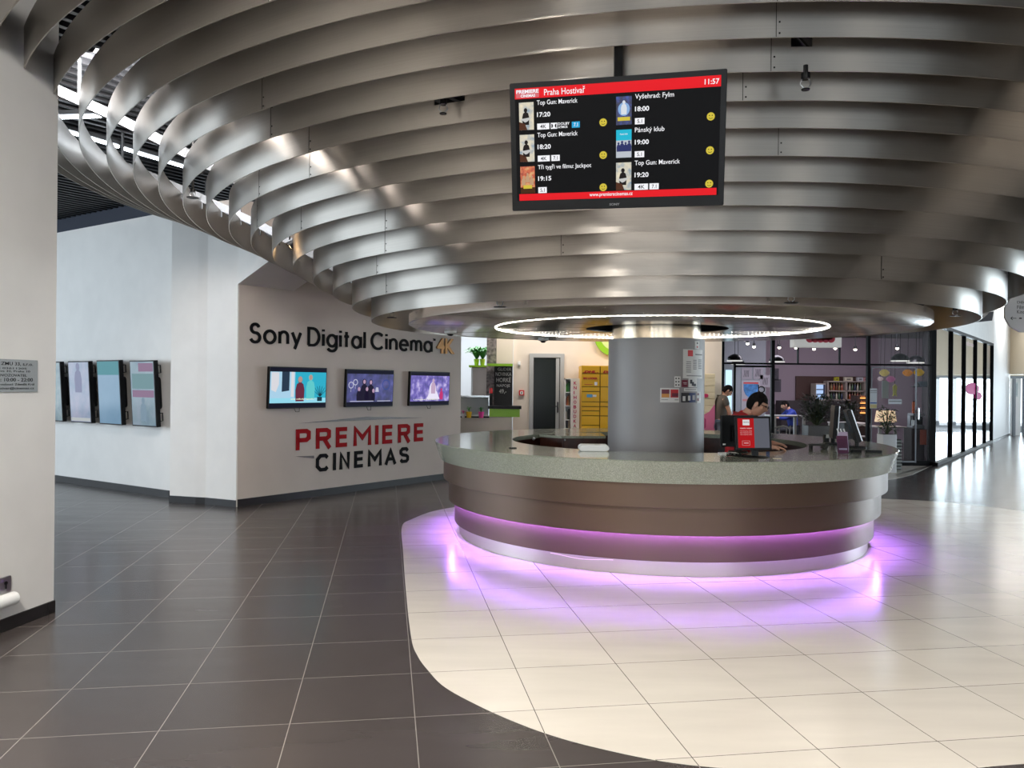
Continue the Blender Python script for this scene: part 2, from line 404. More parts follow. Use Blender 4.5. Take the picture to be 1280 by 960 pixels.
wall('wall_back_header', ((-9, -8), (12, -8)), 3.9, 4.7, 0.2, m_white, side=-1)
wall('wall_right', ((11, -8), (11, 9.5)), 0, 4.7, 0.2, m_white, side=-1)

# ------------------------------------------------------------------ canopy
CX, CY = 1.64, 9.12
RZ = [(3.2, 2.314), (3.4, 2.443), (3.6, 2.578), (3.8, 2.687), (4.0, 2.807), (4.2, 2.91), (4.4, 3.01), (4.6, 3.111), (4.8, 3.195), (5.0, 3.274),
      (5.2, 3.364), (5.4, 3.445), (5.6, 3.52), (5.8, 3.595), (6.0, 3.665), (6.2, 3.73), (6.4, 3.79)]
canopy = thing('ceiling_canopy', 'large round canopy of concentric brushed metal bands hanging over the counter', 'canopy', (CX, CY, 0))
def free(R, a):
    x, y = CX+R*math.cos(a), CY+R*math.sin(a)
    p = Vector((x, y, 0))-C0
    if p.dot(nB) > -0.02 and p.dot(eB) > -0.02: return False
    q = Vector((x, y, 0))-L0; nL = Vector((-dL.y, dL.x, 0))
    if q.dot(dL) < 0.02 and q.dot(nL) > -0.012: return False
    return True
BH = 0.28
def band(R, z, notches=()):
    n = 288; ok = [free(R, 2*PI*(i+0.5)/n) for i in range(n)]
    vs = []; fs = []
    t = 0.0035; rows = [(z, 0.0), (z+BH*0.45, 0), (z+BH, 0)]
    idx = {}
    def V(i, side, r):
        k = (i % n, side, r)
        if k not in idx:
            a = 2*PI*(i % n)/n; rr = R+(t if side else -t)
            idx[k] = len(vs); vs.append((rr*math.cos(a), rr*math.sin(a), rows[r][0]))
        return idx[k]
    cell = {}
    for i in range(n):
        a = 2*PI*(i+0.5)/n
        for r in (0, 1):
            cut = r == 1 and any(abs((a-na+PI) % (2*PI)-PI) < hw for na, hw in notches)
            cell[(i, r)] = ok[i] and not cut
    for i in range(n):
        for r in (0, 1):
            if not cell[(i, r)]: continue
            for sd in (0, 1): fs.append((V(i, sd, r), V(i+1, sd, r), V(i+1, sd, r+1), V(i, sd, r+1)))
            if r == 0: fs.append((V(i, 0, 0), V(i+1, 0, 0), V(i+1, 1, 0), V(i, 1, 0)))
            if r == 1 or not cell[(i, 1)]: fs.append((V(i, 0, r+1), V(i+1, 0, r+1), V(i+1, 1, r+1), V(i, 1, r+1)))
            for j, e in (((i-1) % n, i), ((i+1) % n, i+1)):
                if not cell[(j, r)]: fs.append((V(e, 0, r), V(e, 1, r), V(e, 1, r+1), V(e, 0, r+1)))
    b = MB(); b.add(vs, fs); return b
def ang_of(px, R):
    """angle on the near side of a ring where it crosses photo column px"""
    d = Vector((px-640, FPX)).normalized(); c = Vector((CX, CY)); q = c.dot(d); h = c-d*q
    s = q-math.sqrt(max(0, R*R-h.length_squared)); p = d*s
    return math.atan2(p.y-CY, p.x-CX)
notch = {4.8: [(ang_of(562, 4.8), 0.022)], 5.0: [(ang_of(1000, 5.0), 0.018)]}
joints = {5.2: (966, 325), 5.4: (967,), 4.8: (925, 384), 5.0: (960, 336), 4.6: (322, 385), 4.4: (320, 970), 3.8: (373, 480), 3.6: (470, 700), 4.2: (650, 375), 4.0: (480,), 3.4: (482, 1100), 5.6: (582,), 5.8: (332, 1100)}
m_rivet = M('dark_rivet', (30, 30, 30), 0.5, 0.6)
for R, z in RZ:
    b = band(R, z, notch.get(R, ())).build('band', m_alu, canopy)
    for px in joints.get(R, ()):
        a = ang_of(px, R); j = MB(); j.T = Matrix.Rotation(a, 4, 'Z')
        j.box((R+0.0042, 0, z+BH/2), (0.0012, 0.003, BH-0.004))
        for zz in (0.02, 0.075, 0.20):
            j.box((R+0.0052, 0.016, z+zz), (0.003, 0.008, 0.008)); 
        j.build('riveted_seam', m_rivet, b, smooth=False)
# flat soffit disc round the pillar, its edge band and the ring of light
ZD = 2.292
prof = [(0.80, ZD), (2.79, ZD), (2.80, ZD+0.006), (2.80, ZD+0.10), (2.79, ZD+0.10), (2.79, ZD+0.012), (0.80, ZD+0.012)]
MB().lathe(prof, 160, closed_prof=True).build('soffit_disc', m_disc, canopy)
sm = MB()
for k in range(12):
    sm.T = Matrix.Rotation(k*PI/6+0.12, 4, 'Z'); sm.box((1.8, 0, ZD-0.0006), (1.98, 0.004, 0.0012))
sm.build('soffit_seam', m_rivet, canopy, smooth=False)
MB().lathe([(0.0, ZD+0.30), (0.86, ZD+0.30), (0.86, ZD+0.013)], 64).build('shadow_well', m_dark, canopy)
def led_mat(name, rgb, e, count, duty=0.45, low=0.25):
    m = bpy.data.materials.new(name); m.use_nodes = True; nt = m.node_tree; b = nt.nodes['Principled BSDF']; L = nt.links
    b.inputs['Base Color'].default_value = (0.8, 0.8, 0.8, 1); b.inputs['Emission Color'].default_value = (*lin(rgb), 1)
    tc = nt.nodes.new('ShaderNodeTexCoord'); sp = nt.nodes.new('ShaderNodeSeparateXYZ'); L.new(tc.outputs['Object'], sp.inputs[0])
    at2 = nt.nodes.new('ShaderNodeMath'); at2.operation = 'ARCTAN2'; L.new(sp.outputs['Y'], at2.inputs[0]); L.new(sp.outputs['X'], at2.inputs[1])
    mu = nt.nodes.new('ShaderNodeMath'); mu.operation = 'MULTIPLY'; mu.inputs[1].default_value = count/(2*PI); L.new(at2.outputs[0], mu.inputs[0])
    fr = nt.nodes.new('ShaderNodeMath'); fr.operation = 'FRACT'; L.new(mu.outputs[0], fr.inputs[0])
    lt = nt.nodes.new('ShaderNodeMath'); lt.operation = 'LESS_THAN'; lt.inputs[1].default_value = duty; L.new(fr.outputs[0], lt.inputs[0])
    mr = nt.nodes.new('ShaderNodeMapRange'); mr.inputs['To Min'].default_value = e*low; mr.inputs['To Max'].default_value = e; L.new(lt.outputs[0], mr.inputs['Value'])
    L.new(mr.outputs[0], b.inputs['Emission Strength'])
    return m
MB().lathe([(1.830, ZD-0.001), (1.842, ZD-0.001), (1.842, ZD-0.005), (1.830, ZD-0.005)], 200, closed_prof=True).build('led_ring', led_mat('led_white', (255, 248, 235), 45, 190), canopy)
# steel frame that carries the bands
def zdome(R):
    for (r0, z0), (r1, z1) in zip(RZ, RZ[1:]):
        if r0 <= R <= r1: return z0+(z1-z0)*(R-r0)/(r1-r0)
    return RZ[0][1] if R < 3.2 else RZ[-1][1]
for k in range(18):
    a = 2*PI*(k+0.35)/18
    rmax = 3.0
    while rmax < 6.4 and free(rmax+0.08, a): rmax += 0.05
    fb = MB(); rr = [2.6, 3.2, 3.8, 4.4, 5.0, 5.6, 6.2, 6.4]; rr = [r for r in rr if r < rmax-0.05]+[rmax]
    path = [(r*math.cos(a), r*math.sin(a), zdome(r)+BH+0.045) for r in rr]
    for p, q in zip(path, path[1:]):
        p, q = Vector(p), Vector(q); d = q-p
        if d.length < 1e-3: continue
        fb.box((p+q)/2, (d.length+0.02, 0.05, 0.08), rz=a, ry=-math.atan2(d.z, Vector(d[:2]).length))
    for r in [r for r, _ in RZ if r < rmax-0.03]:
        fb.box(((r-0.012)*math.cos(a), (r-0.012)*math.sin(a), zdome(r)+BH-0.02), (0.012, 0.02, 0.10), rz=a)
    for r in (3.4, 4.6, 5.8):
        if r < rmax: fb.box((r*math.cos(a), r*math.sin(a), (zdome(r)+BH+4.7)/2), (0.02, 0.02, 4.7-zdome(r)-BH))
    fb.build('frame_beam', m_beam, canopy, smooth=False)

# sprinkler heads poking out below the bands
def sprinkler(loc, label, L=0.5):
    t = thing('sprinkler_head', label, 'sprinkler', loc, group='sprinkler heads in the canopy')
    MB().lathe([(0.0, L), (0.012, L), (0.012, 0.03), (0.022, 0.03), (0.022, 0.0), (0.0, 0.0)], 12).build('pipe', m_black, t)
    MB().lathe([(0, -0.055), (0.05 if L > .2 else 0.02, -0.055), (0.055 if L > .2 else 0.022, -0.050), (0.01, -0.045), (0.0, -0.045)], 16).build('deflector', m_black, t)
    f = MB()
    for sx in (-1, 1): f.tube([(sx*0.018, 0, 0.0), (sx*0.026, 0, -0.025), (sx*0.006, 0, -0.048)], 0.004, 6)
    f.build('yoke_arm', m_steel, t)
    return t
for px, py, R, lab in ((490, 391, 3.0, 'black sprinkler head under the canopy rim, above the gold 4K of the wall lettering'),
                       (1194, 388, 3.0, 'black sprinkler head under the right rim of the canopy, above the cafe corner'),
                       (625, 376, 3.0, 'sprinkler head at the front of the soffit disc, left of the pillar'),
                       (989, 370, 3.0, 'sprinkler head at the front of the soffit disc, right of the pillar'),
                       (554, 131, 4.9, 'sprinkler head in the dark notch of a band left of the hanging screen'),
                       (1007, 99, 5.1, 'sprinkler head in the dark notch right of the hanging screen'),
                       (241, 240, 4.95, 'black sprinkler head hanging between the bands at far left')):
    a0, a1 = (px-640), (py-480)
    d = Vector(((a0+ROLL*a1), FPX)).normalized(); c = Vector((CX, CY)); q = c.dot(d); h2 = (c-d*q).length_squared
    s = q-math.sqrt(max(0, R*R-h2)) if px not in (490, 1194, 241) else q*0.99
    sprinkler(at(px, py, (d*s).y), lab, 0.07 if px in (554, 1007) else 0.5)
# lamps above the canopy, seen between the bands
def tube_lamp(a, b, label, e=14):
    a, b = Vector(a), Vector(b); t = thing('tube_lamp', label, 'lamp', a, group='tube lamps above the canopy')
    d = b-a; L = d.length; rz = math.atan2(d.y, d.x)
    h = MB(); h.T = Matrix.Rotation(rz, 4, 'Z'); h.box((L/2, 0, 0.035), (L, 0.07, 0.04)); h.build('housing', m_beam, t, smooth=False)
    g = MB(); g.T = Matrix.Rotation(rz, 4, 'Z'); g.tube([(0.02, 0, 0), (L-0.02, 0, 0)], 0.018, 8); g.build('tube', glow('tube_light', (235, 245, 255), e), t)
tube_lamp(level(62, 147, 4.17), level(128, 145, 4.17), 'upper glowing tube lamp left of the bands, by the near wall')
tube_lamp(level(70, 160, 4.17), level(150, 184, 4.17), 'glowing tube lamp behind the leftmost bands, second from the top')
tube_lamp(level(152, 185, 4.17), level(232, 209, 4.17), 'glowing tube lamp behind the bands, nearest the grey cinema wall')
def flood(loc, target, label, col, e, power):
    t = thing('floodlight', label, 'lamp', loc, group='floodlights inside the canopy')
    r = (Vector(target)-Vector(loc)).to_track_quat('-Z', 'Y').to_matrix().to_4x4()
    h = MB(); h.T = r; h.lathe([(0, 0.10), (0.03, 0.10), (0.06, 0.0), (0.055, 0.0), (0.03, 0.08), (0, 0.08)], 20); h.build('housing', m_black, t)
    g = MB(); g.T = r; g.lathe([(0, 0.012), (0.054, 0.012)], 20); g.build('lens', glow('flood_'+str(col), col, e), t)
    MB().tube([(0, 0, 0.08), (0, 0, 4.25-loc[2])], 0.008, 6).build('hanger_rod', m_black, t)
    l = bpy.data.lights.new('flood_beam', 'SPOT'); l.energy = power; l.color = lin(col); l.spot_size = 2.6; l.spot_blend = 0.6; l.shadow_soft_size = 0.05
    o = bpy.data.objects.new('flood_beam', l); COL.objects.link(o); o.location = Vector(loc)+(Vector(target)-Vector(loc)).normalized()*0.02
    o.rotation_euler = (Vector(target)-Vector(loc)).to_track_quat('-Z', 'Y').to_euler()
flood(tuple(at(362, 309, 8.5)), (-3.4, 8.2, 2.0), 'warm floodlight glowing inside the lower left bands', (255, 214, 160), 25, 30)
flood(tuple(at(250, 214, 7.4)), (-2.9, 8.9, 2.2), 'white floodlight hanging behind the left bands', (230, 240, 255), 25, 45)
# round security cameras and detectors on the soffit
for px, py, lab in ((563, 414, 'white dome camera on the left edge of the soffit disc'), (679, 423.3, 'white dome camera on the back of the soffit disc, above the grey door')):
    p = level(px, py, ZD)
    t = thing('dome_camera', lab, 'camera', (p.x, p.y, ZD), group='dome cameras on the soffit')
    MB().lathe([(0, 0.0), (0.075, 0.0), (0.075, -0.02), (0.05, -0.035), (0, -0.035)], 24).build('base', m_cloud, t)
    MB().lathe([(0.04, -0.034), (0.036, -0.048), (0.02, -0.058), (0, -0.06)], 20).build('dome', m_black, t)

# ------------------------------------------------------------------ pillar and round counter
pil = struct(MB().lathe([(0.539, 0), (0.539, 2.165), (0.50, 2.165)], 96, c=(CX, CY, 0)).build('pillar', M('silver_pillar_paint', (146, 143, 142), 0.5, 0.15, noise=0.02, nscale=2)))
col_ = MB().lathe([(0.50, 2.16), (0.50, 2.75)], 96).build('pillar_collar', brushed('pillar_collar_steel', (190, 178, 160), 0.2), loc=(CX, CY, 0)); struct(col_)
ZT = 1.02
cnt = thing('reception_counter', 'large round reception counter with speckled stone top and violet glow underneath', 'counter', (CX, CY, 0))
def speckle():
    m = bpy.data.materials.new('speckled_stone'); m.use_nodes = True; nt = m.node_tree; b = nt.nodes['Principled BSDF']; L = nt.links
    tc = nt.nodes.new('ShaderNodeTexCoord'); v = nt.nodes.new('ShaderNodeTexNoise'); v.inputs['Scale'].default_value = 190; v.inputs['Detail'].default_value = 2
    L.new(tc.outputs['Object'], v.inputs['Vector'])
    r = nt.nodes.new('ShaderNodeValToRGB'); e = r.color_ramp.elements; e[0].position = .34; e[1].position = .66
    e[0].color = (*lin((122, 127, 113)), 1); e[1].color = (*lin((176, 180, 163)), 1); k = r.color_ramp.elements.new(.5); k.color = (*lin((152, 157, 140)), 1)
    L.new(v.outputs['Fac'], r.inputs['Fac']); L.new(r.outputs['Color'], b.inputs['Base Color'])
    b.inputs['Roughness'].default_value = 0.16; b.inputs['Coat Weight'].default_value = 0.3; b.inputs['Coat Roughness'].default_value = 0.08
    return m
m_stone = speckle()
m_bronze = brushed('bronze_sheet', (98, 79, 66), 0.42, 0.5, 0.05, 0.55)
m_plinth = brushed('plinth_steel', (190, 180, 176), 0.34, 0.5, 0.05, 0.6)
R_IN = 1.63
MB().lathe([(R_IN, ZT), (2.495, ZT), (2.505, ZT-0.008), (2.44, ZT-0.195), (2.40, ZT-0.20), (R_IN, ZT-0.05)], 200, closed_prof=True).build('countertop', m_stone, cnt)
def fascia(name, r, z0, z1, mat, th=0.05):
    return MB().lathe([(r, z0+0.003), (r, z1), (r-th, z1), (r-th, z0), (r-0.004, z0)], 200, closed_prof=True).build(name, mat, cnt)
fascia('fascia_band', 2.403, 0.613, 0.83, m_bronze)
fascia('fascia_band', 2.342, 0.372, 0.64, m_bronze, 0.012)
fascia('fascia_band', 2.276, 0.135, 0.46, m_bronze, 0.012)
fascia('plinth', 2.22, 0.0, 0.20, m_plinth, 0.08)
MB().lathe([(R_IN+0.04, 0), (R_IN+0.04, ZT-0.05), (R_IN+0.08, ZT-0.05), (R_IN+0.08, 0)], 120, closed_prof=True).build('inner_panel', m_wood, cnt)
m_led_v = led_mat('led_violet', (172, 112, 255), 190, 200, 0.35, 0.3)
MB().lathe([(2.306, 0.382), (2.328, 0.382), (2.328, 0.375), (2.306, 0.375)], 200, closed_prof=True).build('led_strip', m_led_v, cnt)
MB().lathe([(2.229, 0.150), (2.243, 0.150), (2.243, 0.142), (2.229, 0.142)], 200, closed_prof=True).build('led_strip', led_mat('led_violet_low', (196, 146, 255), 110, 200, 0.13, 0.0), cnt)
# loose bit of LED tape sagging out under the lower band
lt = MB(); pth = []
for k in range(15):
    px = 690+k*5.6; R = 2.285; a = ang_of(px, R); sag = 0.004+0.018*math.sin(PI*k/14)**2
    pth.append((R*math.cos(a), R*math.sin(a), 0.131-sag))
lt.tube(pth, 0.003, 6); lt.build('loose_led_tape', glow('tape_glow', (255, 225, 250), 1.1), cnt)
# dark wood cabinet with pale top inside the ring
cab = thing('cabinet', 'dark wood cabinet with pale stone top inside the counter, left of the pillar', 'cabinet', (0, 0, 0))
cp = [(0.36, 10.02), (0.62, 9.80), (1.15, 9.86), (1.16, 10.55), (0.9, 10.52), (0.60, 10.34)]
MB().prism(cp, 0.0, ZT-0.03).build('body', m_wood, cab, smooth=False)
cc = Vector((0.8, 10.2)); MB().prism([tuple(cc+(Vector(p)-cc)*1.03) for p in cp], ZT-0.03, ZT).build('top', m_stone, cab, smooth=False)
for px, py, s in ((667, 546.5, 0.022), (706, 550, 0.012)):
    p = at(px, py, 9.98 if px < 700 else 9.80); MB().ball((p.x, p.y-0.015, min(p.z, 0.97)), s, 10, 8).build('knob', m_steel, cab)
gp = MB()
for x in (0.64, 1.05): gp.box((x, 9.80+(x-0.62)*0.113-0.002, 0.5), (0.006, 0.006, 0.94))
gp.build('door_gap', m_black, cab, smooth=False)

# ------------------------------------------------------------------ things on the counter
def screen_thing(name, label, cat, mtx, w, h, d, group=None, bez=0.02, bezb=None, case=m_black):
    t = thing(name, label, cat, mtx=mtx, group=group); bezb = bezb or bez
    c = MB().rbox((0, d/2, 0), (w, d, h), min(0.008, h/20)).build('casing', case, t, bevel=0.002)
    return t, (-w/2+bez, w/2-bez, -h/2+bezb, h/2-bez)
def quad(name, mat, parent, x0, x1, z0, z1, y, th=0.001):
    return MB().box(((x0+x1)/2, y-th/2, (z0+z1)/2), (x1-x0, th, z1-z0)).build(name, mat, parent, smooth=False)
# customer display facing the camera
p0 = level(944, 571.5, ZT)
tl, tr, br_, bl = at(916.5, 520.5, p0.y-0.02), at(961.5, 520.5, p0.y-0.02), at(966.5, 561.5, p0.y-0.06), at(923, 563, p0.y-0.06)
ctr = (tl+tr+br_+bl)/4; u = (tr-tl).normalized(); v = ((tl+tr)/2-(bl+br_)/2).normalized()
w_, h_ = ((tr-tl).length+(br_-bl).length)/2, ((tl-bl).length+(tr-br_).length)/2
t, (x0, x1, z0, z1) = screen_thing('customer_display', 'black customer display with half red and half grey picture, facing the hall', 'monitor', axes(ctr, u, v), w_, h_, 0.04, bez=0.018)
sc_ = quad('screen', glow('display_grey', (92, 94, 104), 0.95), t, x0, x1, z0, z1, 0.0)
xm = x0+(x1-x0)*0.52
quad('red_panel', glow('display_red', (190, 22, 28), 0.75), sc_, x0, xm, z0, z1, -0.0012)
quad('logo_card', glow('display_white', (235, 235, 235), 0.8), sc_, x0+0.045, x0+0.105, z1-0.062, z1-0.012, -0.0026)
lettering('logo_lettering', 'PREMIERE', glow('display_dark', (70, 40, 45), 0.4), sc_, x0+0.05, x0+0.10, z1-0.04, z1-0.03, -0.004, 0.0005)
m_pk = glow('display_pink', (240, 190, 190), 0.7)
lettering('headline', 'PREMIERE CINEMAS', m_pk, sc_, x0+0.02, xm-0.02, z1-0.095, z1-0.083, -0.0026, 0.0006, 0.02)
for k in range(3): lettering('body_lettering', 'klub vstupenky online', m_pk, sc_, x0+0.02, xm-0.02, z1-0.118-k*0.016, z1-0.107-k*0.016, -0.0026, 0.0005, 0.01)
fl = MB()
for (a, b, c_, d_) in ((0.035, 0.10, 0.06, 0.062), (0.035, 0.10, 0.02, 0.022), (0.035, 0.037, 0.02, 0.062), (0.10, 0.102, 0.02, 0.062), (0.05, 0.09, 0.038, 0.046)):
    fl.box((x0+(a+b)/2, -0.003, z0+(c_+d_)/2), (b-a, 0.001, d_-c_))
fl.build('card_outline', m_pk, sc_, smooth=False)
inv = axes(ctr, u, v).inverted()
def loc_in(t, p): return t.matrix_world.inverted() @ Vector(p)
def local_part(t, mb, name, mat, bevel=0, smooth=True):
    mi = t.matrix_basis.inverted(); mb.v = [tuple(mi @ Vector(p)) for p in mb.v]; return mb.build(name, mat, t, smooth=smooth, bevel=bevel)
b_ = MB().rbox((p0.x, p0.y+0.01, (ZT+1.13)/2), (0.055, 0.03, 1.13-ZT), 0.008); local_part(t, b_, 'stand', m_black)
b_ = MB().lathe([(0, 0.014), (0.07, 0.012), (0.12, 0.004), (0.122, 0.0), (0, 0)], 32, c=(p0.x, p0.y+0.02, ZT)); local_part(t, b_, 'base', m_black)
# operator's monitor behind it, turned away
p1 = level(926, 566, ZT)
om = thing('operator_monitor', 'black operator monitor seen from behind, left of the customer display', 'monitor', (p1.x, p1.y+0.1, ZT), 0.12)
MB().rbox((0.01, 0, 0.20), (0.36, 0.045, 0.30), 0.008).build('casing', m_black, om, bevel=0.003)
MB().rbox((0.0, -0.035, 0.18), (0.16, 0.03, 0.16), 0.02).build('rear_housing', m_blackm, om)
MB().box((0, 0.0, 0.03), (0.06, 0.03, 0.08)).build('stand', m_black, om)
MB().lathe([(0, 0.012), (0.09, 0.01), (0.095, 0), (0, 0)], 24).build('base', m_black, om)
MB().box((0, 0.0235, 0.20), (0.33, 0.002, 0.27)).build('screen', glow('operator_screen', (120, 140, 170), 0.6), om, smooth=False)
lb = MB().box((-0.145, -0.0235, 0.075), (0.028, 0.002, 0.014)); lb.build('sticker', m_cloud, om)
def flat_item(name, label, cat, px, py, w, d, h, mat, rz=0, group=None):
    p = level(px, py, ZT); t = MB().rbox((0, 0, h/2), (w, d, h), min(w, d)*0.15, 'z').build(name, mat, None, bevel=0.002)
    t.location = (p.x, p.y+d/2, ZT); t.rotation_euler = (0, 0, rz); return tag(t, label, cat, group)
flat_item('document_tray', 'thin white tray by the monitors on the counter', 'tray', 912, 568, 0.17, 0.10, 0.012, m_cloud, 0.1)
# cables
p = level(925, 571, ZT); cb = MB()
for k in range(3):
    cb.tube([(p.x-0.06+0.03*k+0.05*math.sin(s*1.7+k), p.y+0.02+0.012*s-0.03*k, ZT+0.006+0.02*max(0, math.sin(s*1.1+k))) for s in range(0, 9)], 0.0035, 6)
tag(cb.build('cable', m_black), 'tangle of black cables at the foot of the customer display', 'cable')
# keyboard-like paper stand on near inner edge, white
p = level(743, 564.5, ZT)
wb = thing('paper_box', 'small white rounded paper holder on the counter in front of the pillar', 'box', (p.x, p.y+0.1, ZT))
MB().rbox((0, 0, 0.03), (0.285, 0.16, 0.06), 0.03, 'y').build('body', m_cloud, wb, bevel=0.006)
MB().box((0, 0.0, 0.061), (0.24, 0.13, 0.002)).build('paper', M('paper', (245, 245, 240), 0.6), wb)
flat_item('pen', 'thin dark pen lying on the left part of the counter', 'pen', 641, 560.5, 0.075, 0.012, 0.010, m_black)
flat_item('card', 'small cream card lying right of the customer display', 'card', 972, 573.5, 0.07, 0.03, 0.003, M('cream_card', (236, 216, 186), 0.5))
# point-of-sale monitors on the right, seen edge-on
def pos(px, py, lean, rz, label, h=0.36):
    p = level(px, py, ZT); t = thing('sales_monitor', label, 'monitor', (p.x, p.y, ZT), rz, group='edge-on monitors')
    c = MB(); c.T = Matrix.Translation((0, 0, 0.09)) @ Matrix.Rotation(lean, 4, 'Y')
    c.rbox((0.0, 0, h/2-0.02), (0.045, 0.38, h), 0.012, 'y'); c.build('casing', m_black, t, bevel=0.003)
    r = MB(); r.T = Matrix.Translation((0, 0, 0.09)) @ Matrix.Rotation(lean, 4, 'Y'); r.rbox((0.027, 0, h/2-0.02), (0.012, 0.375, h-0.01), 0.005, 'y'); r.build('silver_bezel', m_steel, t)
    s_ = MB(); s_.T = Matrix.Translation((0, 0, 0.09)) @ Matrix.Rotation(lean, 4, 'Y'); s_.box((0.0338, 0, h/2-0.02), (0.001, 0.34, h-0.05)); s_.build('screen', glow('pos_screen', (120, 150, 180), 0.5), t, smooth=False)
    MB().rbox((0, 0, 0.07), (0.04, 0.06, 0.14), 0.01, 'z').build('stand', m_black, t)
    MB().rbox((0, 0, 0.008), (0.17, 0.20, 0.016), 0.03, 'z').build('base', m_black, t)
pos(1041, 555.5, 0.06, -0.28, 'black monitor with silver edge standing near the back of the counter, right side')
pos(1071, 560, -0.32, -0.30, 'black monitor leaning back at the right, beside the brochure holder', 0.34)
# brochure holder
p = level(1056, 567.5, ZT)
bh = thing('brochure_holder', 'clear brochure holder with purple leaflets at the right of the counter', 'holder', (p.x, p.y+0.05, ZT), -0.05)
MB().box((0, -0.045, 0.07), (0.13, 0.004, 0.14), rx=-0.25).box((0, 0.03, 0.09), (0.13, 0.004, 0.18), rx=-0.25).box((0, 0, 0.003), (0.13, 0.10, 0.006)).box((-0.065, 0, 0.05), (0.004, 0.08, 0.10)).box((0.065, 0, 0.05), (0.004, 0.08, 0.10)).build('acrylic', glass('acrylic', (0.92, 0.94, 0.95)), bh, smooth=False)
m_purple = M('purple_print', (96, 34, 70), 0.4); m_lilac = M('lilac_print', (196, 176, 200), 0.5)
for k in range(3):
    lf = MB().box((-0.01+0.012*k, 0.012*k-0.02, 0.085+0.018*k), (0.10-0.012*k, 0.003, 0.17), rx=-0.25).build('leaflet', m_purple if k == 0 else m_lilac, bh, smooth=False)
    if k == 0:
        s_ = MB()
        for q in range(3): s_.box((-0.008, -0.033+0.012*q, 0.045+q*0.035), (0.075, 0.002, 0.016), rx=-0.25)
        s_.build('printed_strip', m_lilac, lf, smooth=False)
fl = MB()
for k in range(3): fl.box((-0.02+0.03*k, 0.05, 0.19), (0.012, 0.004, 0.09), ry=-0.35)
fl.build('white_slip', m_cloud, bh, smooth=False)
# barcode scanner, card terminal, tablet, cup
p = level(1026, 562, ZT); scn = thing('scanner_stand', 'dark low scanner stand right of the monitors on the counter', 'scanner', (p.x, p.y+0.05, ZT), 0.1)
MB().rbox((-0.02, 0, 0.045), (0.16, 0.07, 0.02), 0.01, 'z').build('head', M('olive_black_plastic', (44, 42, 36), 0.4), scn, bevel=0.004)
MB().box((-0.085, 0, 0.02), (0.016, 0.05, 0.04)).build('leg', m_black, scn); MB().box((0.06, 0, 0.03), (0.05, 0.06, 0.065), ry=0.5).build('handle', M('olive_black_plastic'), scn, bevel=0.004)
flat_item('card_terminal', 'black card terminal beside the foot of the leaning monitor', 'terminal', 1071, 566, 0.10, 0.06, 0.025, m_black, 0.1)
flat_item('tablet_stand', 'black flat tablet lying at the right end of the counter', 'tablet', 1094, 566, 0.15, 0.07, 0.022, m_black, -0.35)
p = level(1034, 552.5, ZT); pr = thing('receipt_printer', 'small black receipt printer with white paper near the back monitor', 'printer', (p.x, p.y+0.03, ZT))
MB().rbox((0, 0, 0.04), (0.055, 0.06, 0.08), 0.008, 'z').build('body', m_black, pr, bevel=0.003); MB().box((0.002, -0.033, 0.062), (0.035, 0.004, 0.05), rx=0.3).build('paper', m_cloud, pr)

# ------------------------------------------------------------------ hanging programme screen
k_ = 0.95; Zl, Zr = 4.40*k_, 4.11*k_; dt = 0.065
TL, TR, BL, BR = at(636.3, 104, Zl-dt), at(909.5, 86, Zr-dt), at(641, 264.3, Zl+dt), at(904.3, 256.2, Zr+dt)
ctr = (TL+TR+BL+BR)/4; u = ((TR-TL)+(BR-BL)).normalized(); v = ((TL-BL)+(TR-BR)).normalized()
w_, h_ = ((TR-TL).length+(BR-BL).length)/2, ((TL-BL).length+(TR-BR).length)/2
tv, (x0, x1, z0, z1) = screen_thing('programme_screen', 'large black screen with red bars and film times hanging before the canopy', 'screen', axes(ctr, u, v), w_, h_, 0.06, bez=0.028, bezb=0.045)
z0 += 0.006
scr = quad('screen', glow('programme_black', (14, 14, 17), 0.6), tv, x0, x1, z0, z1, 0.0)
def U(a): return x0+(x1-x0)*a
def Vv(b): return z1-(z1-z0)*b
m_red = glow('programme_red', (236, 28, 38), 0.95); m_wt = glow('programme_white', (246, 246, 250), 1.0); m_yel = glow('programme_yellow', (226, 206, 70), 0.85)
m_ink = glow('programme_ink', (30, 30, 34), 0.5); m_blue = glow('programme_blue', (40, 170, 225), 0.9)
E = -0.0012
quad('header_bar', m_red, scr, U(0), U(1), Vv(0.092), Vv(0), E)
quad('footer_bar', m_red, scr, U(0.012), U(0.992), Vv(0.998), Vv(0.938), E)
lettering('footer_lettering', 'www.premierecinemas.cz', m_wt, scr, U(0.375), U(0.59), Vv(0.988), Vv(0.948), E-0.001, 0.0005, 0.01)
quad('logo_panel', glow('logo_pink', (236, 120, 128), 0.8), scr, U(0.006), U(0.124), Vv(0.084), Vv(0.012), E-0.001)
lettering('logo_lettering', 'PREMIERE', m_wt, scr, U(0.008), U(0.122), Vv(0.046), Vv(0.014), E-0.0022, 0.0005, 0.03)
lettering('logo_lettering', 'CINEMAS', m_wt, scr, U(0.03), U(0.105), Vv(0.080), Vv(0.055), E-0.0022, 0.0005, 0.03)
lettering('header_lettering', 'Praha Hostivař', m_wt, scr, U(0.15), U(0.355), Vv(0.074), Vv(0.014), E-0.001, 0.0005, 0.005)
lettering('clock', '11:57', m_wt, scr, U(0.925), U(0.992), Vv(0.070), Vv(0.026), E-0.001, 0.0005, 0.015)
lettering('maker_lettering', 'SONY', M('bezel_grey', (120, 120, 122), 0.4), tv, -0.026, 0.026, -h_/2+0.014, -h_/2+0.026, -0.0004, 0.0008, 0.02)
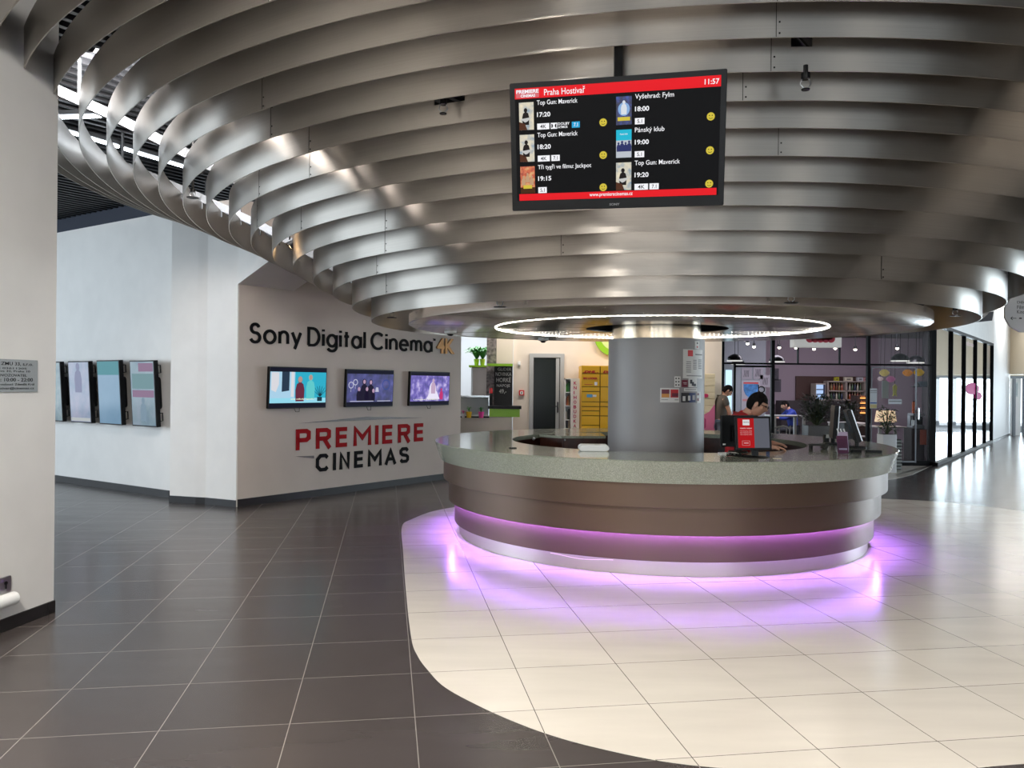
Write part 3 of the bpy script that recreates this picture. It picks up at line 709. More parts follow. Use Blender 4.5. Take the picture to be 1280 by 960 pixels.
def pal(name, cols):
    """abstract picture: soft blotches of a few colours, giving light like a screen"""
    if name in MATS: return MATS[name]
    m = bpy.data.materials.new(name); m.use_nodes = True; nt = m.node_tree; b = nt.nodes['Principled BSDF']; L = nt.links
    b.inputs['Base Color'].default_value = (0.01, 0.01, 0.01, 1)
    tc = nt.nodes.new('ShaderNodeTexCoord'); n = nt.nodes.new('ShaderNodeTexNoise'); n.inputs['Scale'].default_value = cols[0]; n.inputs['Detail'].default_value = 5
    L.new(tc.outputs['Object'], n.inputs['Vector']); r = nt.nodes.new('ShaderNodeValToRGB'); el = r.color_ramp.elements
    cs = cols[1:]
    el[0].position = 0.3; el[0].color = (*lin(cs[0]), 1); el[1].position = 0.7; el[1].color = (*lin(cs[-1]), 1)
    for i, c in enumerate(cs[1:-1]): e = el.new(0.3+0.4*(i+1)/(len(cs)-1)); e.color = (*lin(c), 1)
    L.new(n.outputs['Fac'], r.inputs['Fac']); L.new(r.outputs['Color'], b.inputs['Emission Color']); b.inputs['Emission Strength'].default_value = 0.85
    MATS[name] = m; return m
def figure(mb, cx, z, s, y):
    """standing figure as a flat picture element"""
    mb.disc((cx, z+s*0.86), s*0.11, y-0.0006, y, 14, s*0.13); mb.plate([(cx-s*.2, z), (cx+s*.2, z), (cx+s*.22, z+s*.45), (cx+s*.16, z+s*.68), (cx+s*.05, z+s*.75), (cx-s*.05, z+s*.75), (cx-s*.16, z+s*.68), (cx-s*.22, z+s*.45)], y-0.0006, y)
def poster(kind, ua, ub, va, vb):
    xa, xb, za, zb = U(ua), U(ub), Vv(vb), Vv(va); H = zb-za; Wd = xb-xa
    if kind == 'a':
        p = quad('poster', pal('poster_sky', (30, (120, 150, 175), (214, 208, 190), (238, 226, 196))), scr, xa, xb, za, zb, E)
        f = MB(); figure(f, xa+Wd*.45, za+H*.18, H*.62, E-0.0012); f.build('picture_figure', glow('poster_dark', (42, 36, 36), 0.6), p, smooth=False)
        f = MB(); f.plate([(xa+Wd*.1, za+H*.40), (xa+Wd*.9, za+H*.46), (xa+Wd*.55, za+H*.30), (xa+Wd*.4, za+H*.27)], E-0.0026, E-0.002); f.build('picture_shape', glow('poster_pale', (216, 216, 214), 0.8), p, smooth=False)
        f = MB().plate([(xa, za), (xa+Wd*.55, za), (xa+Wd*.4, za+H*.22), (xa, za+H*.3)], E-0.0018, E-0.0012); f.build('picture_shape', glow('poster_brown', (104, 62, 42), 0.6), p, smooth=False)
    elif kind == 'b':
        p = quad('poster', pal('poster_warm', (42, (150, 40, 26), (214, 92, 40), (226, 190, 120))), scr, xa, xb, za, zb, E)
        quad('picture_shape', glow('poster_umber', (90, 54, 26), 0.6), p, xa, xb, za, za+H*.22, E-0.001)
        f = MB()
        for q in range(3): figure(f, xa+Wd*(.22+.28*q), za+H*(.30+.1*(q == 1)), H*.36, E-0.0012)
        f.build('picture_figure', glow('poster_skin', (222, 180, 140), 0.7), p, smooth=False)
        quad('title_strip', m_yel, p, xa+Wd*.2, xb-Wd*.2, za+H*.17, za+H*.30, E-0.0016)
    elif kind == 'c':
        p = quad('poster', pal('poster_night', (40, (8, 10, 30), (20, 34, 96), (40, 70, 170))), scr, xa, xb, za, zb, E)
        f = MB(); f.disc((xa+Wd*.5, za+H*.55), Wd*.38, E-0.0016, E-0.001, 18, H*.24); f.build('picture_shape', glow('poster_ice', (150, 190, 240), 0.8), p, smooth=False)
        f = MB(); figure(f, xa+Wd*.5, za+H*.36, H*.5, E-0.0022); f.build('picture_figure', glow('poster_white', (226, 232, 240), 0.9), p, smooth=False)
        quad('title_strip', m_yel, p, xa+Wd*.1, xb-Wd*.1, za+H*.14, za+H*.27, E-0.0016)
    else:
        p = quad('poster', glow('poster_aqua', (40, 196, 226), 0.85), scr, xa, xb, za, zb, E)
        quad('picture_shape', glow('poster_pale2', (206, 212, 222), 0.8), p, xa, xb, za, za+H*.62, E-0.001)
        f = MB()
        for q in range(4): figure(f, xa+Wd*(.16+.23*q), za+H*.22, H*(.34+.05*(q % 2)), E-0.0016)
        f.build('picture_figure', glow('poster_navy', (56, 62, 120), 0.7), p, smooth=False)
        lettering('title', 'Pánský klub', m_wt, p, xa+Wd*.25, xb-Wd*.25, za+H*.80, za+H*.87, E-0.001, 0.0004)
def entry(col, row, kind, title, wd, time, tags):
    o = 0.0 if col == 0 else 0.488; dv = row*0.283
    poster(kind, 0.02+o, 0.095+o, 0.124+dv, 0.365+dv)
    x = 0.112+o*0.998
    lettering('title_lettering', title, m_wt, scr, U(x), U(x+wd), Vv(0.165+dv), Vv(0.112+dv), E, 0.0005, 0.006)
    lettering('time_lettering', time, m_wt, scr, U(x), U(x+0.068), Vv(0.258+dv), Vv(0.216+dv), E, 0.0005, 0.022)
    for (ta, tb, tx, mt) in tags:
        b = quad('tag', mt, scr, U(x+ta), U(x+tb), Vv(0.368+dv), Vv(0.315+dv), E)
        if tx: lettering('tag_lettering', tx, m_ink if mt is m_wt else m_wt, b, U(x+ta+.25*(tb-ta)), U(x+tb-.25*(tb-ta)), Vv(0.358+dv), Vv(0.326+dv), E-0.0012, 0.0004, 0.01)
    cxs = U(0.444 if col == 0 else 0.957); czs = Vv(0.335+dv); rr = (x1-x0)*0.0185
    f = MB().disc((cxs, czs), rr, E-0.001, E, 24).build('smiley', m_yel, scr, smooth=False)
    q = MB().disc((cxs-rr*.35, czs+rr*.25), rr*.14, E-0.0018, E-0.001, 10).disc((cxs+rr*.35, czs+rr*.25), rr*.14, E-0.0018, E-0.001, 10)
    for k in range(6):
        a0 = PI*1.2+k*PI*.6/6; a1 = PI*1.2+(k+1)*PI*.6/6
        q.plate([(cxs+rr*.6*math.cos(a0), czs+rr*.6*math.sin(a0)), (cxs+rr*.6*math.cos(a1), czs+rr*.6*math.sin(a1)), (cxs+rr*.48*math.cos(a1), czs+rr*.48*math.sin(a1)), (cxs+rr*.48*math.cos(a0), czs+rr*.48*math.sin(a0))], E-0.0018, E-0.001)
    q.build('face', m_ink, f, smooth=False)
entry(0, 0, 'a', 'Top Gun: Maverick', 0.205, '17:20', ((0, .062, '4K', m_wt), (.069, .102, '', m_wt), (.176, .216, '7.1', m_blue)))
lettering('sound_lettering', 'DOLBY', m_wt, scr, U(.218), U(.277), Vv(.338), Vv(.315), E, 0.0005, 0.02)
lettering('sound_lettering', 'ATMOS', m_wt, scr, U(.218), U(.266), Vv(.366), Vv(.345), E, 0.0005, 0.02)
dd = MB()
for s_ in (-1, 1):
    cxd = U(.1975)+s_*0.002
    dd.plate([(cxd+s_*0.011, Vv(.36)), (cxd+s_*0.011, Vv(.323)), (cxd+s_*0.006, Vv(.326)), (cxd+s_*0.002, Vv(.342)), (cxd+s_*0.006, Vv(.357))], E-0.0018, E-0.001)
dd.build('sound_logo', m_ink, scr, smooth=False)
entry(0, 1, 'a', 'Top Gun: Maverick', 0.205, '18:20', ((0, .062, '4K', m_wt), (.07, .113, '7.1', m_wt)))
entry(0, 2, 'b', 'Tři tygři ve filmu: Jackpot', 0.272, '19:15', ((0, .044, '5.1', m_wt),))
entry(1, 0, 'c', 'Vyšehrad: Fylm', 0.185, '18:00', ((0, .046, '5.1', m_wt),))
entry(1, 1, 'd', 'Pánský klub', 0.142, '19:00', ((0, .046, '5.1', m_wt),))
entry(1, 2, 'a', 'Top Gun: Maverick', 0.218, '19:20', ((0, .066, '4K', m_wt), (.073, .118, '7.1', m_wt)))
# pole up to the ceiling, rear bracket
pt = at(773, 60, 4.13*0.996); a_ = MB().box((pt.x, pt.y, (3.1+4.7)/2), (0.042, 0.032, 1.6)); local_part(tv, a_, 'pole', m_black)
MB().box((0.0, 0.085, 0.1), (0.34, 0.05, 0.28)).build('rear_bracket', m_black, tv)

# ------------------------------------------------------------------ cinema wall: lettering, logo, three screens
def on_B(px, py, out=0.0):
    """point of the cinema wall plane seen at a pixel"""
    d = at(px, py, 1.0)-Vector((0, 0, EYE)); o = Vector((0, 0, EYE)); q = C0-nB*out
    t = (q-o).dot(nB)/d.dot(nB); return o+d*t
mB = axes(C0, eB, (0, 0, 1))   # local x along the wall, z up, y into the wall
def bx(px, py):
    p = mB.inverted() @ on_B(px, py); return p.x, p.z
sg = thing('wall_lettering', 'black raised lettering across the grey cinema wall, ending in a gold 4K', 'sign', mtx=mB)
m_sign = M('black_sign_acrylic', (13, 13, 15), 0.6, spec=0.1); m_gold = M('gold_sign_metal', (140, 98, 50), 0.45, 0.5, noise=0.15, nscale=6)
xa, za = bx(311, 427); xb, zb = bx(540, 440)
capz = bx(322, 403.5)[1]
yb = bx(319, 429.5)[1]
# descender of y/g sets the lower bound of the text box
ratio = 0.30
def arc(cx, cy, rx, ry, a0, a1, n=14): return [(cx+rx*math.cos(math.radians(a0+(a1-a0)*k/n)), cy+ry*math.sin(math.radians(a0+(a1-a0)*k/n))) for k in range(n+1)]
def strip(mb, P, w2, y0, y1, closed=False, lim=2.2):
    P = [Vector(p) for p in P]; N = len(P); Lf = []; Rt = []
    for i, p in enumerate(P):
        a = P[i-1] if (i or closed) else None; b = P[(i+1) % N] if (i < N-1 or closed) else None
        d1 = (p-a).normalized() if a is not None else (b-p).normalized(); d2 = (b-p).normalized() if b is not None else d1
        n1, n2 = Vector((-d1.y, d1.x)), Vector((-d2.y, d2.x)); m = (n1+n2); m = m.normalized() if m.length > 1e-4 else n1
        k = min(lim, 1/max(.2, m.dot(n1))); Lf.append(p+m*w2*k); Rt.append(p-m*w2*k)
    for i in range(N if closed else N-1):
        j = (i+1) % N; mb.plate([tuple(Lf[i]), tuple(Rt[i]), tuple(Rt[j]), tuple(Lf[j])], y0, y1)
GLY = {'S': (.54, [arc(.27, .76, .23, .24, 20, 270)+arc(.27, .265, .27, .265, 90, -160)[1:]]), 'o': (.64, [(arc(.32, .34, .32, .34, 0, 342, 19), True)]),
       'n': (.50, [[(0, 0), (0, .68)], [(0, .36)]+arc(.25, .42, .25, .26, 170, 0)+[(.5, 0)]]), 'y': (.54, [[(0, .68), (.28, .03)], [(.54, .68), (.16, -.27)]]),
       'D': (.70, [[(.0, 0), (0, 1), (.26, 1)]+arc(.26, .5, .44, .5, 88, -88)+[(.26, 0), (0, 0)]]), 'i': (.02, [[(0.01, 0), (0.01, .70)], [(0.01, .86), (0.01, .99)]]),
       'g': (.62, [(arc(.31, .34, .31, .34, 0, 342, 19), True), [(.62, .70), (.62, -.02)]+arc(.31, -.04, .31, .25, 0, -155)]), 't': (.30, [[(.14, .94), (.14, 0)], [(0, .655), (.30, .655)]]),
       'a': (.62, [(arc(.31, .34, .31, .34, 0, 342, 19), True), [(.62, .70), (.62, 0)]]), 'l': (.02, [[(.01, 0), (.01, 1.02)]]), 'C': (.82, [arc(.47, .5, .47, .5, 46, 314, 22)]),
       'e': (.62, [[(0.02, .35), (.62, .35)]+arc(.31, .34, .31, .34, 4, 318, 18)]), 'm': (.84, [[(0, 0), (0, .68)], [(0, .38)]+arc(.21, .44, .21, .24, 170, 0)+[(.42, 0)], [(.42, .38)]+arc(.63, .44, .21, .24, 170, 0)+[(.84, 0)]])}
def sans(word, xa, xb, zb, zt, w, mb, y0, y1):
    gap = .15+w; tot = sum(GLY[c][0] for c in word)+gap*(len(word)-1)+w; sx = (xb-xa)/tot; sz = zt-zb; x = xa+w*sx/2
    for c in word:
        for st in GLY[c][1]:
            P, cl = st if isinstance(st, tuple) else (st, False)
            strip(mb, [(x+p[0]*sx, zb+p[1]*sz*(1-w)+w*sz/2) for p in P], w*sz*0.5, y0, y1, cl)
        x += (GLY[c][0]+gap)*sx
for word, pa, pb in (('Sony', 311, 376.5), ('Digital', 384, 456.5), ('Cinema', 463, 540)):
    mb = MB(); sans(word, bx(pa, 430)[0], bx(pb, 430)[0], yb, capz, 0.14, mb, -0.02, -0.001); mb.build('lettering', m_sign, sg, smooth=False)
lettering('trademark', '™', m_sign, sg, bx(541, 424)[0], bx(544, 424)[0], yb+0.21, yb+0.245, -0.001, 0.01)
lettering('gold_lettering', '4K', m_gold, sg, bx(545.5, 430)[0], bx(567.5, 430)[0], yb+0.0, yb+0.265, -0.001, 0.02, 0.03)
lg = thing('cinema_logo', 'red and black cinema logo on the grey wall below the three screens', 'sign', mtx=mB)
STK = {'P': [[(0, 0), (0, 1), (.72, 1), (.92, .9), (.92, .58), (.72, .46), (0, .46)]], 'R': [[(0, 0), (0, 1), (.72, 1), (.92, .9), (.92, .60), (.72, .48), (0, .48)], [(.5, .48), (.98, 0)]],
       'E': [[(.9, 1), (0, 1), (0, 0), (.9, 0)], [(0, .52), (.85, .52)]], 'M': [[(0, 0), (0, 1), (.5, .38), (1, 1), (1, 0)]], 'I': [[(0, 0), (0, 1)]],
       'C': [[(.95, .84), (.78, 1), (.32, 1), (.05, .75), (.05, .25), (.32, 0), (.78, 0), (.95, .16)]], 'N': [[(0, 0), (0, 1), (.85, 0), (.85, 1)]],
       'A': [[(0, 0), (.5, 1), (1, 0)], [(.2, .3), (.8, .3)]], 'S': [[(.9, .84), (.74, 1), (.24, 1), (.06, .86), (.06, .66), (.24, .54), (.74, .46), (.92, .34), (.92, .14), (.74, 0), (.22, 0), (.05, .15)]]}
def strokes(word, xa, xb, z0, z1, w, mb, y0, y1, widths, xr=None):
    tot = sum(widths[c] for c in word)+0.30*(len(word)-1); un = (xb-xa)/tot; x = xa; w2 = w/2
    for c in word:
        cw = widths[c]*un
        for pl in STK[c]:
            Q = []
            for k, p in enumerate(pl):
                zz = z0+w2+(z1-z0-w)*p[1]
                if k in (0, len(pl)-1) and c not in 'CSE': zz = z0 if p[1] == 0 else z1 if p[1] == 1 else zz
                Q.append((x+w2+(cw-w)*p[0] if c != 'I' else x+cw/2, zz))
            strip(mb, Q, w2, y0, y1, lim=1.45)
        x += cw+0.30*un
wd = {'P': 1.0, 'R': 1.05, 'E': .95, 'M': 1.3, 'I': .28, 'C': 1.15, 'N': 1.0, 'A': 1.15, 'S': 1.05}
rt, rb = bx(390, 535.6)[1], bx(390, 561.5)[1]
m_rl = M('red_sign_vinyl', (148, 16, 22), 0.6, spec=0.1)
mb = MB(); strokes('PREMIERE', bx(369.5, 550)[0], bx(531, 540)[0], rb, rt, 0.062, mb, -0.013, -0.001, wd); mb.build('red_lettering', m_rl, lg, smooth=False)
ct, cb_ = bx(400, 567.5)[1], bx(400, 589.5)[1]
mb = MB(); strokes('CINEMAS', bx(394, 578)[0], bx(511.5, 570)[0], cb_, ct, 0.052, mb, -0.013, -0.001, wd); mb.build('black_lettering', m_sign, lg, smooth=False)
m_brn = M('dark_bronze_vinyl', (74, 58, 54), 0.4)
MB().plate([bx(373, 529), bx(458, 521), bx(529, 522), bx(456, 525)], -0.012, -0.001).build('roof_stroke', m_brn, lg, smooth=False)
MB().plate([bx(369.5, 570.5), bx(392, 573), bx(392, 569.5), bx(380, 570)], -0.012, -0.001).build('wedge_stroke', m_brn, lg, smooth=False)
def wall_tv(pxs, label):
    (ax, ay), (bx_, by), (cx, cy), (dx, dy) = pxs   # tl tr br bl
    P = [on_B(*q, out=0.10) for q in pxs]; ctr = sum(P, Vector())/4; w = ((P[1]-P[0]).length+(P[2]-P[3]).length)/2; h = ((P[0]-P[3]).length+(P[1]-P[2]).length)/2
    v = Vector((0, 0, 1))-nB*0.04
    t, r = screen_thing('wall_screen', label, 'screen', axes(ctr, eB, v), w, h, 0.05, 'wall screens under the lettering', 0.013)
    MB().box((0, 0.06, 0), (0.34, 0.06, 0.28)).build('wall_bracket', m_black, t)
    MB().tube([(-0.05, 0.02, -h/2), (-0.03, 0.01, -h/2-0.05), (0.03, 0.01, -h/2-0.05), (0.04, 0.02, -h/2)], 0.004, 6).build('cable_loop', m_black, t)
    s = quad('screen', glow('wall_screen_dark', (20, 20, 46), 0.5), t, r[0], r[1], r[2], r[3], 0.0)
    h0 = r[3]-r[2]; return t, s, (r[0], r[1], r[2]+h0*0.115, r[3]-h0*0.10)
t, s, (x0, x1, z0, z1) = wall_tv(((337.5, 458), (409.5, 460), (406.5, 510), (335, 510.8)), 'leftmost wall screen, turquoise picture with two people')
Wd, Hd = x1-x0, z1-z0
pc = quad('picture', glow('pic_aqua', (44, 176, 204), 0.95), s, x0, x1, z0, z1, -0.0012)
quad('pale_panel', glow('pic_pale', (172, 212, 236), 0.95), pc, x0, x0+Wd*.43, z0, z1, -0.0026)
quad('floor_strip', glow('pic_ice', (150, 220, 240), 0.95), pc, x0, x1, z0, z0+Hd*.16, -0.003)
f = MB().plate([(x0+Wd*.02, z0+Hd*.42), (x0+Wd*.10, z0+Hd*.35), (x0+Wd*.15, z0+Hd*.6), (x0+Wd*.15, z1-Hd*.02), (x0+Wd*.02, z1-Hd*.02)], -0.0046, -0.004); f.build('portrait_patch', glow('pic_white', (226, 226, 232), 0.9), pc, smooth=False)
f = MB().plate([(x0+Wd*.20, z0+Hd*.36), (x0+Wd*.33, z0+Hd*.40), (x0+Wd*.33, z1), (x0+Wd*.20, z1)], -0.0046, -0.004); f.build('dark_panel', glow('pic_slate', (44, 64, 88), 0.7), pc, smooth=False)
f = MB().box((x0+Wd*.385, -0.0043, z0+Hd*.6), (Wd*.05, 0.0006, Hd*.8)); f.build('pale_post', glow('pic_white'  , (226, 226, 232)), pc, smooth=False)
f = MB(); figure(f, x0+Wd*.52, z0+Hd*.05, Hd*.82, -0.0052); f.build('picture_figure', glow('pic_maroon', (112, 44, 66), 0.8), pc, smooth=False)
f = MB(); figure(f, x0+Wd*.71, z0+Hd*.12, Hd*.82, -0.0052); f.build('picture_figure', glow('pic_teal', (96, 204, 206), 0.95), pc, smooth=False)
for a_, b_, r_ in ((.52, .76, .085), (.71, .83, .075)): MB().disc((x0+Wd*a_, z0+Hd*b_), Hd*r_, -0.0066, -0.006, 14, Hd*r_*1.2).build('picture_face', glow('pic_skin', (196, 160, 150), 0.8), pc, smooth=False)
f = MB()
for k in range(7):
    a = -0.9+k*0.3; f.plate([(x0+Wd*.885, z0+Hd*.2), (x0+Wd*.885+Hd*.34*math.sin(a)-.006, z0+Hd*.2+Hd*.34*math.cos(a)), (x0+Wd*.885+Hd*.37*math.sin(a), z0+Hd*.2+Hd*.37*math.cos(a)), (x0+Wd*.90, z0+Hd*.2)], -0.0052, -0.0046)
f.box((x0+Wd*.885, -0.005, z0+Hd*.12), (Wd*.09, 0.0006, Hd*.14)); f.build('picture_plant', glow('pic_plant', (20, 66, 84), 0.6), pc, smooth=False)
lettering('caption', 'ale nikdy spolu', glow('pic_cap', (236, 240, 210), 1), pc, x0+Wd*.36, x0+Wd*.78, z0+Hd*.09, z0+Hd*.15, -0.0066, 0.0004, 0.02)
t, s, (x0, x1, z0, z1) = wall_tv(((433.7, 461), (492.5, 463), (491, 508), (432, 509.2)), 'middle wall screen, dark violet group picture'); Wd, Hd = x1-x0, z1-z0
pc = quad('picture', pal('pic_violet', (7, (26, 26, 70), (52, 50, 122), (86, 84, 160))), s, x0, x1, z0, z1, -0.0012)
f = MB()
for cx_, hh in ((.36, .8), (.50, .78), (.25, .5), (.42, .5), (.56, .42)): figure(f, x0+Wd*cx_, z0+Hd*.03, Hd*hh, -0.0026)
f.build('picture_figure', glow('pic_deep', (30, 20, 54), 0.6), pc, smooth=False)
for cx_, cz_ in ((.36, .72), (.50, .70), (.25, .46), (.42, .46), (.56, .40)): MB().disc((x0+Wd*cx_, z0+Hd*cz_), Hd*.06, -0.0046, -0.004, 12, Hd*.075).build('picture_face', glow('pic_lilac', (196, 160, 190), 0.8), pc, smooth=False)
def ringshape(f, cx, cz, r0, r1, y):
    for k in range(16):
        a, b = 2*PI*k/16, 2*PI*(k+1)/16
        f.plate([(cx+r0*math.cos(a), cz+r0*math.sin(a)), (cx+r1*math.cos(a), cz+r1*math.sin(a)), (cx+r1*math.cos(b), cz+r1*math.sin(b)), (cx+r0*math.cos(b), cz+r0*math.sin(b))], y-0.0006, y)
f = MB(); ringshape(f, x0+Wd*.08, z0+Hd*.60, Hd*.09, Hd*.12, -0.004); ringshape(f, x0+Wd*.17, z0+Hd*.70, Hd*.08, Hd*.11, -0.004); f.box((x0+Wd*.08, -0.0043, z0+Hd*.42), (0.006, 0.0006, Hd*.12)); f.box((x0+Wd*.17, -0.0043, z0+Hd*.52), (0.006, 0.0006, Hd*.12))
f.plate([(x0+Wd*.60, z0+Hd*.36), (x0+Wd*.68, z0+Hd*.36), (x0+Wd*.665, z0+Hd*.52), (x0+Wd*.615, z0+Hd*.52)], -0.0046, -0.004)
f.build('picture_ornament', glow('pic_pale3', (206, 206, 230), 0.8), pc, smooth=False)
f = MB(); ringshape(f, x0+Wd*.84, z0+Hd*.62, Hd*.16, Hd*.19, -0.003); f.build('picture_arc', glow('pic_arc', (60, 84, 170), 0.7), pc, smooth=False)
f = MB().box((x0+Wd*.32, -0.003, z0+Hd*.03), (Wd*.5, 0.0006, Hd*.025)); f.box((x0+Wd*.8, -0.003, z0+Hd*.03), (Wd*.3, 0.0006, Hd*.025)); f.build('caption_strip', glow('pic_pale3', (206, 206, 230)), pc, smooth=False)
t, s, (x0, x1, z0, z1) = wall_tv(((512.5, 463.7), (561.7, 465.7), (562, 506.7), (512.5, 507.3)), 'rightmost wall screen, violet and white picture, nearest the counter'); Wd, Hd = x1-x0, z1-z0
pc = quad('picture', pal('pic_burst', (9, (44, 34, 120), (110, 90, 190), (206, 190, 240))), s, x0, x1, z0, z1, -0.0012)
f = MB(); f.disc((x0+Wd*.56, z0+Hd*.42), Hd*.2, -0.0036, -0.003, 14, Hd*.34); f.plate([(x0+Wd*.40, z0+Hd*.08), (x0+Wd*.75, z0+Hd*.08), (x0+Wd*.66, z0+Hd*.4), (x0+Wd*.5, z0+Hd*.4)], -0.0042, -0.0036); f.build('picture_glow', glow('pic_glow', (232, 226, 246), 1.0), pc, smooth=False)
f = MB(); figure(f, x0+Wd*.79, z0+Hd*.06, Hd*.46, -0.0046); f.build('picture_figure', glow('pic_pink', (206, 52, 120), 0.85), pc, smooth=False)
f = MB(); figure(f, x0+Wd*.57, z0+Hd*.3, Hd*.6, -0.0052); f.build('picture_figure', glow('pic_blush', (206, 176, 206), 0.85), pc, smooth=False)
lettering('caption', 'UTAJENÝ PŘÍBĚH', glow('pic_cap', (236, 240, 210)), pc, x0+Wd*.08, x0+Wd*.7, z0+Hd*.03, z0+Hd*.10, -0.0066, 0.0004, 0.02)

# ------------------------------------------------------------------ portrait screens on the passage wall
nA = Vector((-dA.y, dA.x, 0)); nA = nA if nA.dot(Vector((0, 0, 0))-W0) > 0 else -nA
uA = -dA
def portrait(pr, ptop, pbot, label, content):
    out = 0.19
    def onA(px, py):
        d = at(px, py, 1.0)-Vector((0, 0, EYE)); o = Vector((0, 0, EYE)); q = W0+nA*out; t_ = (q-o).dot(nA)/d.dot(nA); return o+d*t_
    tr = onA(pr, ptop); br = onA(pr+2.0, pbot); h = tr.z-br.z; w = 0.60
    ctr = (tr+br)/2-uA*(w/2); v = Vector((0, 0, 1))+nA*0.06
    t, r = screen_thing('portrait_screen', label, 'screen', axes(ctr, uA, v), w, h, 0.065, 'upright screens on the passage wall', 0.018)
    pc = quad('screen', content, t, r[0], r[1], r[2], r[3], 0.0)
    MB().rbox((0, 0.11, 0), (0.42, 0.09, 0.46), 0.05).build('wall_bracket', m_black, t)
    for s_ in (-1, 1):
        MB().tube([(w/2-0.02, 0.06, s_*h*.36-0.05), (w/2-0.02, 0.11, s_*h*.36-0.05), (w/2-0.02, 0.11, s_*h*.36+0.06), (w/2-0.02, 0.06, s_*h*.36+0.06)], 0.009, 6).build('grip_handle', m_black, t)
    return t, pc, r
def veil(name, cols):  # screen pictures faded and brightened in place of foggy reflections
    m = pal(name, cols); b = m.node_tree.nodes['Principled BSDF']; b.inputs['Emission Strength'].default_value = 0.62; b.inputs['Roughness'].default_value = 0.12; return m
t, pc, r = portrait(193, 450.3, 534.5, 'upright screen nearest the cinema wall, blue green poster with red strip', veil('veil_a', (3, (104, 132, 160), (128, 156, 170), (150, 166, 184))))
quad('poster_band', glow('veil_red', (150, 122, 150), 0.8), pc, r[0]+.03, r[1]-.01, r[2]+.40, r[2]+.50, -0.0015); quad('poster_band', glow('veil_red', (150, 112, 140)), pc, r[0]+.2, r[1]-.01, r[3]-.14, r[3]-.02, -0.0015)
quad('poster_field', glow('veil_green', (110, 142, 148), 1.0), pc, r[0]+.03, r[1]-.01, r[2]+.52, r[3]-.17, -0.0015)
f = MB(); figure(f, (r[0]+r[1])/2, r[2]+.06, .34, -0.002); f.build('picture_figure', glow('veil_grey', (132, 156, 174), 0.8), pc, smooth=False)
t, pc, r = portrait(149.5, 450, 532, 'upright screen second from the cinema wall, plain pale blue with teal top', veil('veil_b', (2, (96, 142, 178), (104, 150, 184), (112, 156, 190))))
quad('poster_field', glow('veil_teal', (86, 142, 152), 1.0), pc, r[0], r[1], r[3]-.2, r[3], -0.0015)
t, pc, r = portrait(111.5, 451.2, 529.5, 'upright screen third from the cinema wall, lilac poster with white foot strip', veil('veil_c', (4, (120, 146, 176), (150, 160, 190), (170, 170, 196))))
quad('poster_foot', glow('veil_white', (206, 212, 214), 0.7), pc, r[0]+.01, r[1]-.01, r[2]+.01, r[2]+.06, -0.0015)
f = MB(); figure(f, (r[0]+r[1])/2-.02, r[2]+.45, .46, -0.002); f.build('picture_figure', glow('veil_pink', (150, 156, 186), 0.8), pc, smooth=False)
t, pc, r = portrait(75.8, 452, 527.5, 'upright screen half hidden by the near left wall, grey green poster', veil('veil_d', (5, (96, 122, 140), (120, 148, 156), (150, 164, 168))))

# ------------------------------------------------------------------ near left wall: steel plate and bumper
uL = dL; mL = axes(L0, dL, (0, 0, 1))
def lx(px, py):
    nL = Vector((-dL.y, dL.x, 0)); d = at(px, py, 1.0)-Vector((0, 0, EYE)); o = Vector((0, 0, EYE)); t_ = (L0-o).dot(nL)/d.dot(nL); p = mL.inverted() @ (o+d*t_); return p.x, p.z
px1, pz1 = lx(46, 450.5); px0, pz0 = lx(46, 489.5); lw = 0.52
pl = thing('notice_plate', 'engraved steel notice plate on the near left wall', 'sign', mtx=mL)
MB().rbox((px1-lw/2, -0.004, (pz0+pz1)/2), (lw, 0.008, pz1-pz0), 0.006).build('plate', M('engraved_plate_steel', (150, 150, 148), 0.4, 0.8, noise=0.06, nscale=9), pl)
H = pz1-pz0; rows = [('LIVING ZMU 33, s.r.o.', .80, .92, .08, 1), ('IČ: 03611205', .70, .77, .26, .6), ('Švehlova 32, Praha 10', .60, .68, .16, .8), ('PROVOZOVATEL', .47, .55, .25, .6), ('Po - Ne: 10:00 - 22:00', .32, .43, .08, 1), ('Odpovědný vedoucí: Zdeněk Král', .18, .27, .04, .9), ('e-mail: hostivar@cinemas.cz', .06, .15, .04, .9)]
for s_, a_, b_, i_, _ in rows: lettering('lettering', s_, m_sign, pl, px1-lw+lw*i_, px1-lw*i_*.6-.02, pz0+H*a_, pz0+H*b_, -0.0082, 0.0006, 0.01)
bp = thing('door_stop', 'white rounded bumper under a small steel key plate low on the near left wall', 'bumper', mtx=mL)
kx, kz1 = lx(12, 719); kz0 = lx(12, 738)[1]; bz0 = lx(11, 755)[1]
MB().rbox((kx-0.06, -0.006, (kz0+kz1)/2), (0.12, 0.012, kz1-kz0), 0.006).build('key_plate', m_steel, bp)
MB().disc((kx-0.045, (kz0+kz1)/2+0.01), 0.012, -0.017, -0.012).box((kx-0.045, -0.0145, (kz0+kz1)/2-0.012), (0.008, 0.005, 0.03)).build('keyhole', m_black, bp)
MB().tube([(kx-0.20, -0.045, (kz0+bz0)/2-0.0), (kx-0.006, -0.045, (kz0+bz0)/2)], (kz0-bz0)/2, 20).build('bumper', m_cloud, bp, bevel=0.006)

# ------------------------------------------------------------------ back hall
YC = 16.5
def X(px, Y): return (px-640)*Y/FPX
wall('wall_back_door', ((X(641.5, YC), YC), (X(902, YC), YC)), 0, 4.7, 0.2, m_cream)
wall('wall_back_return', ((X(641.5, YC), YC+0.02), (X(641.5, YC), 19.6)), 0, 4.7, 0.02, m_cream, side=-1)
wall('wall_back_kiosk', ((-4.0, 19.5), (X(641.5, YC), 19.5)), 0, 4.7, 0.2, M('pale_blue_plaster', (214, 222, 230), 0.6))
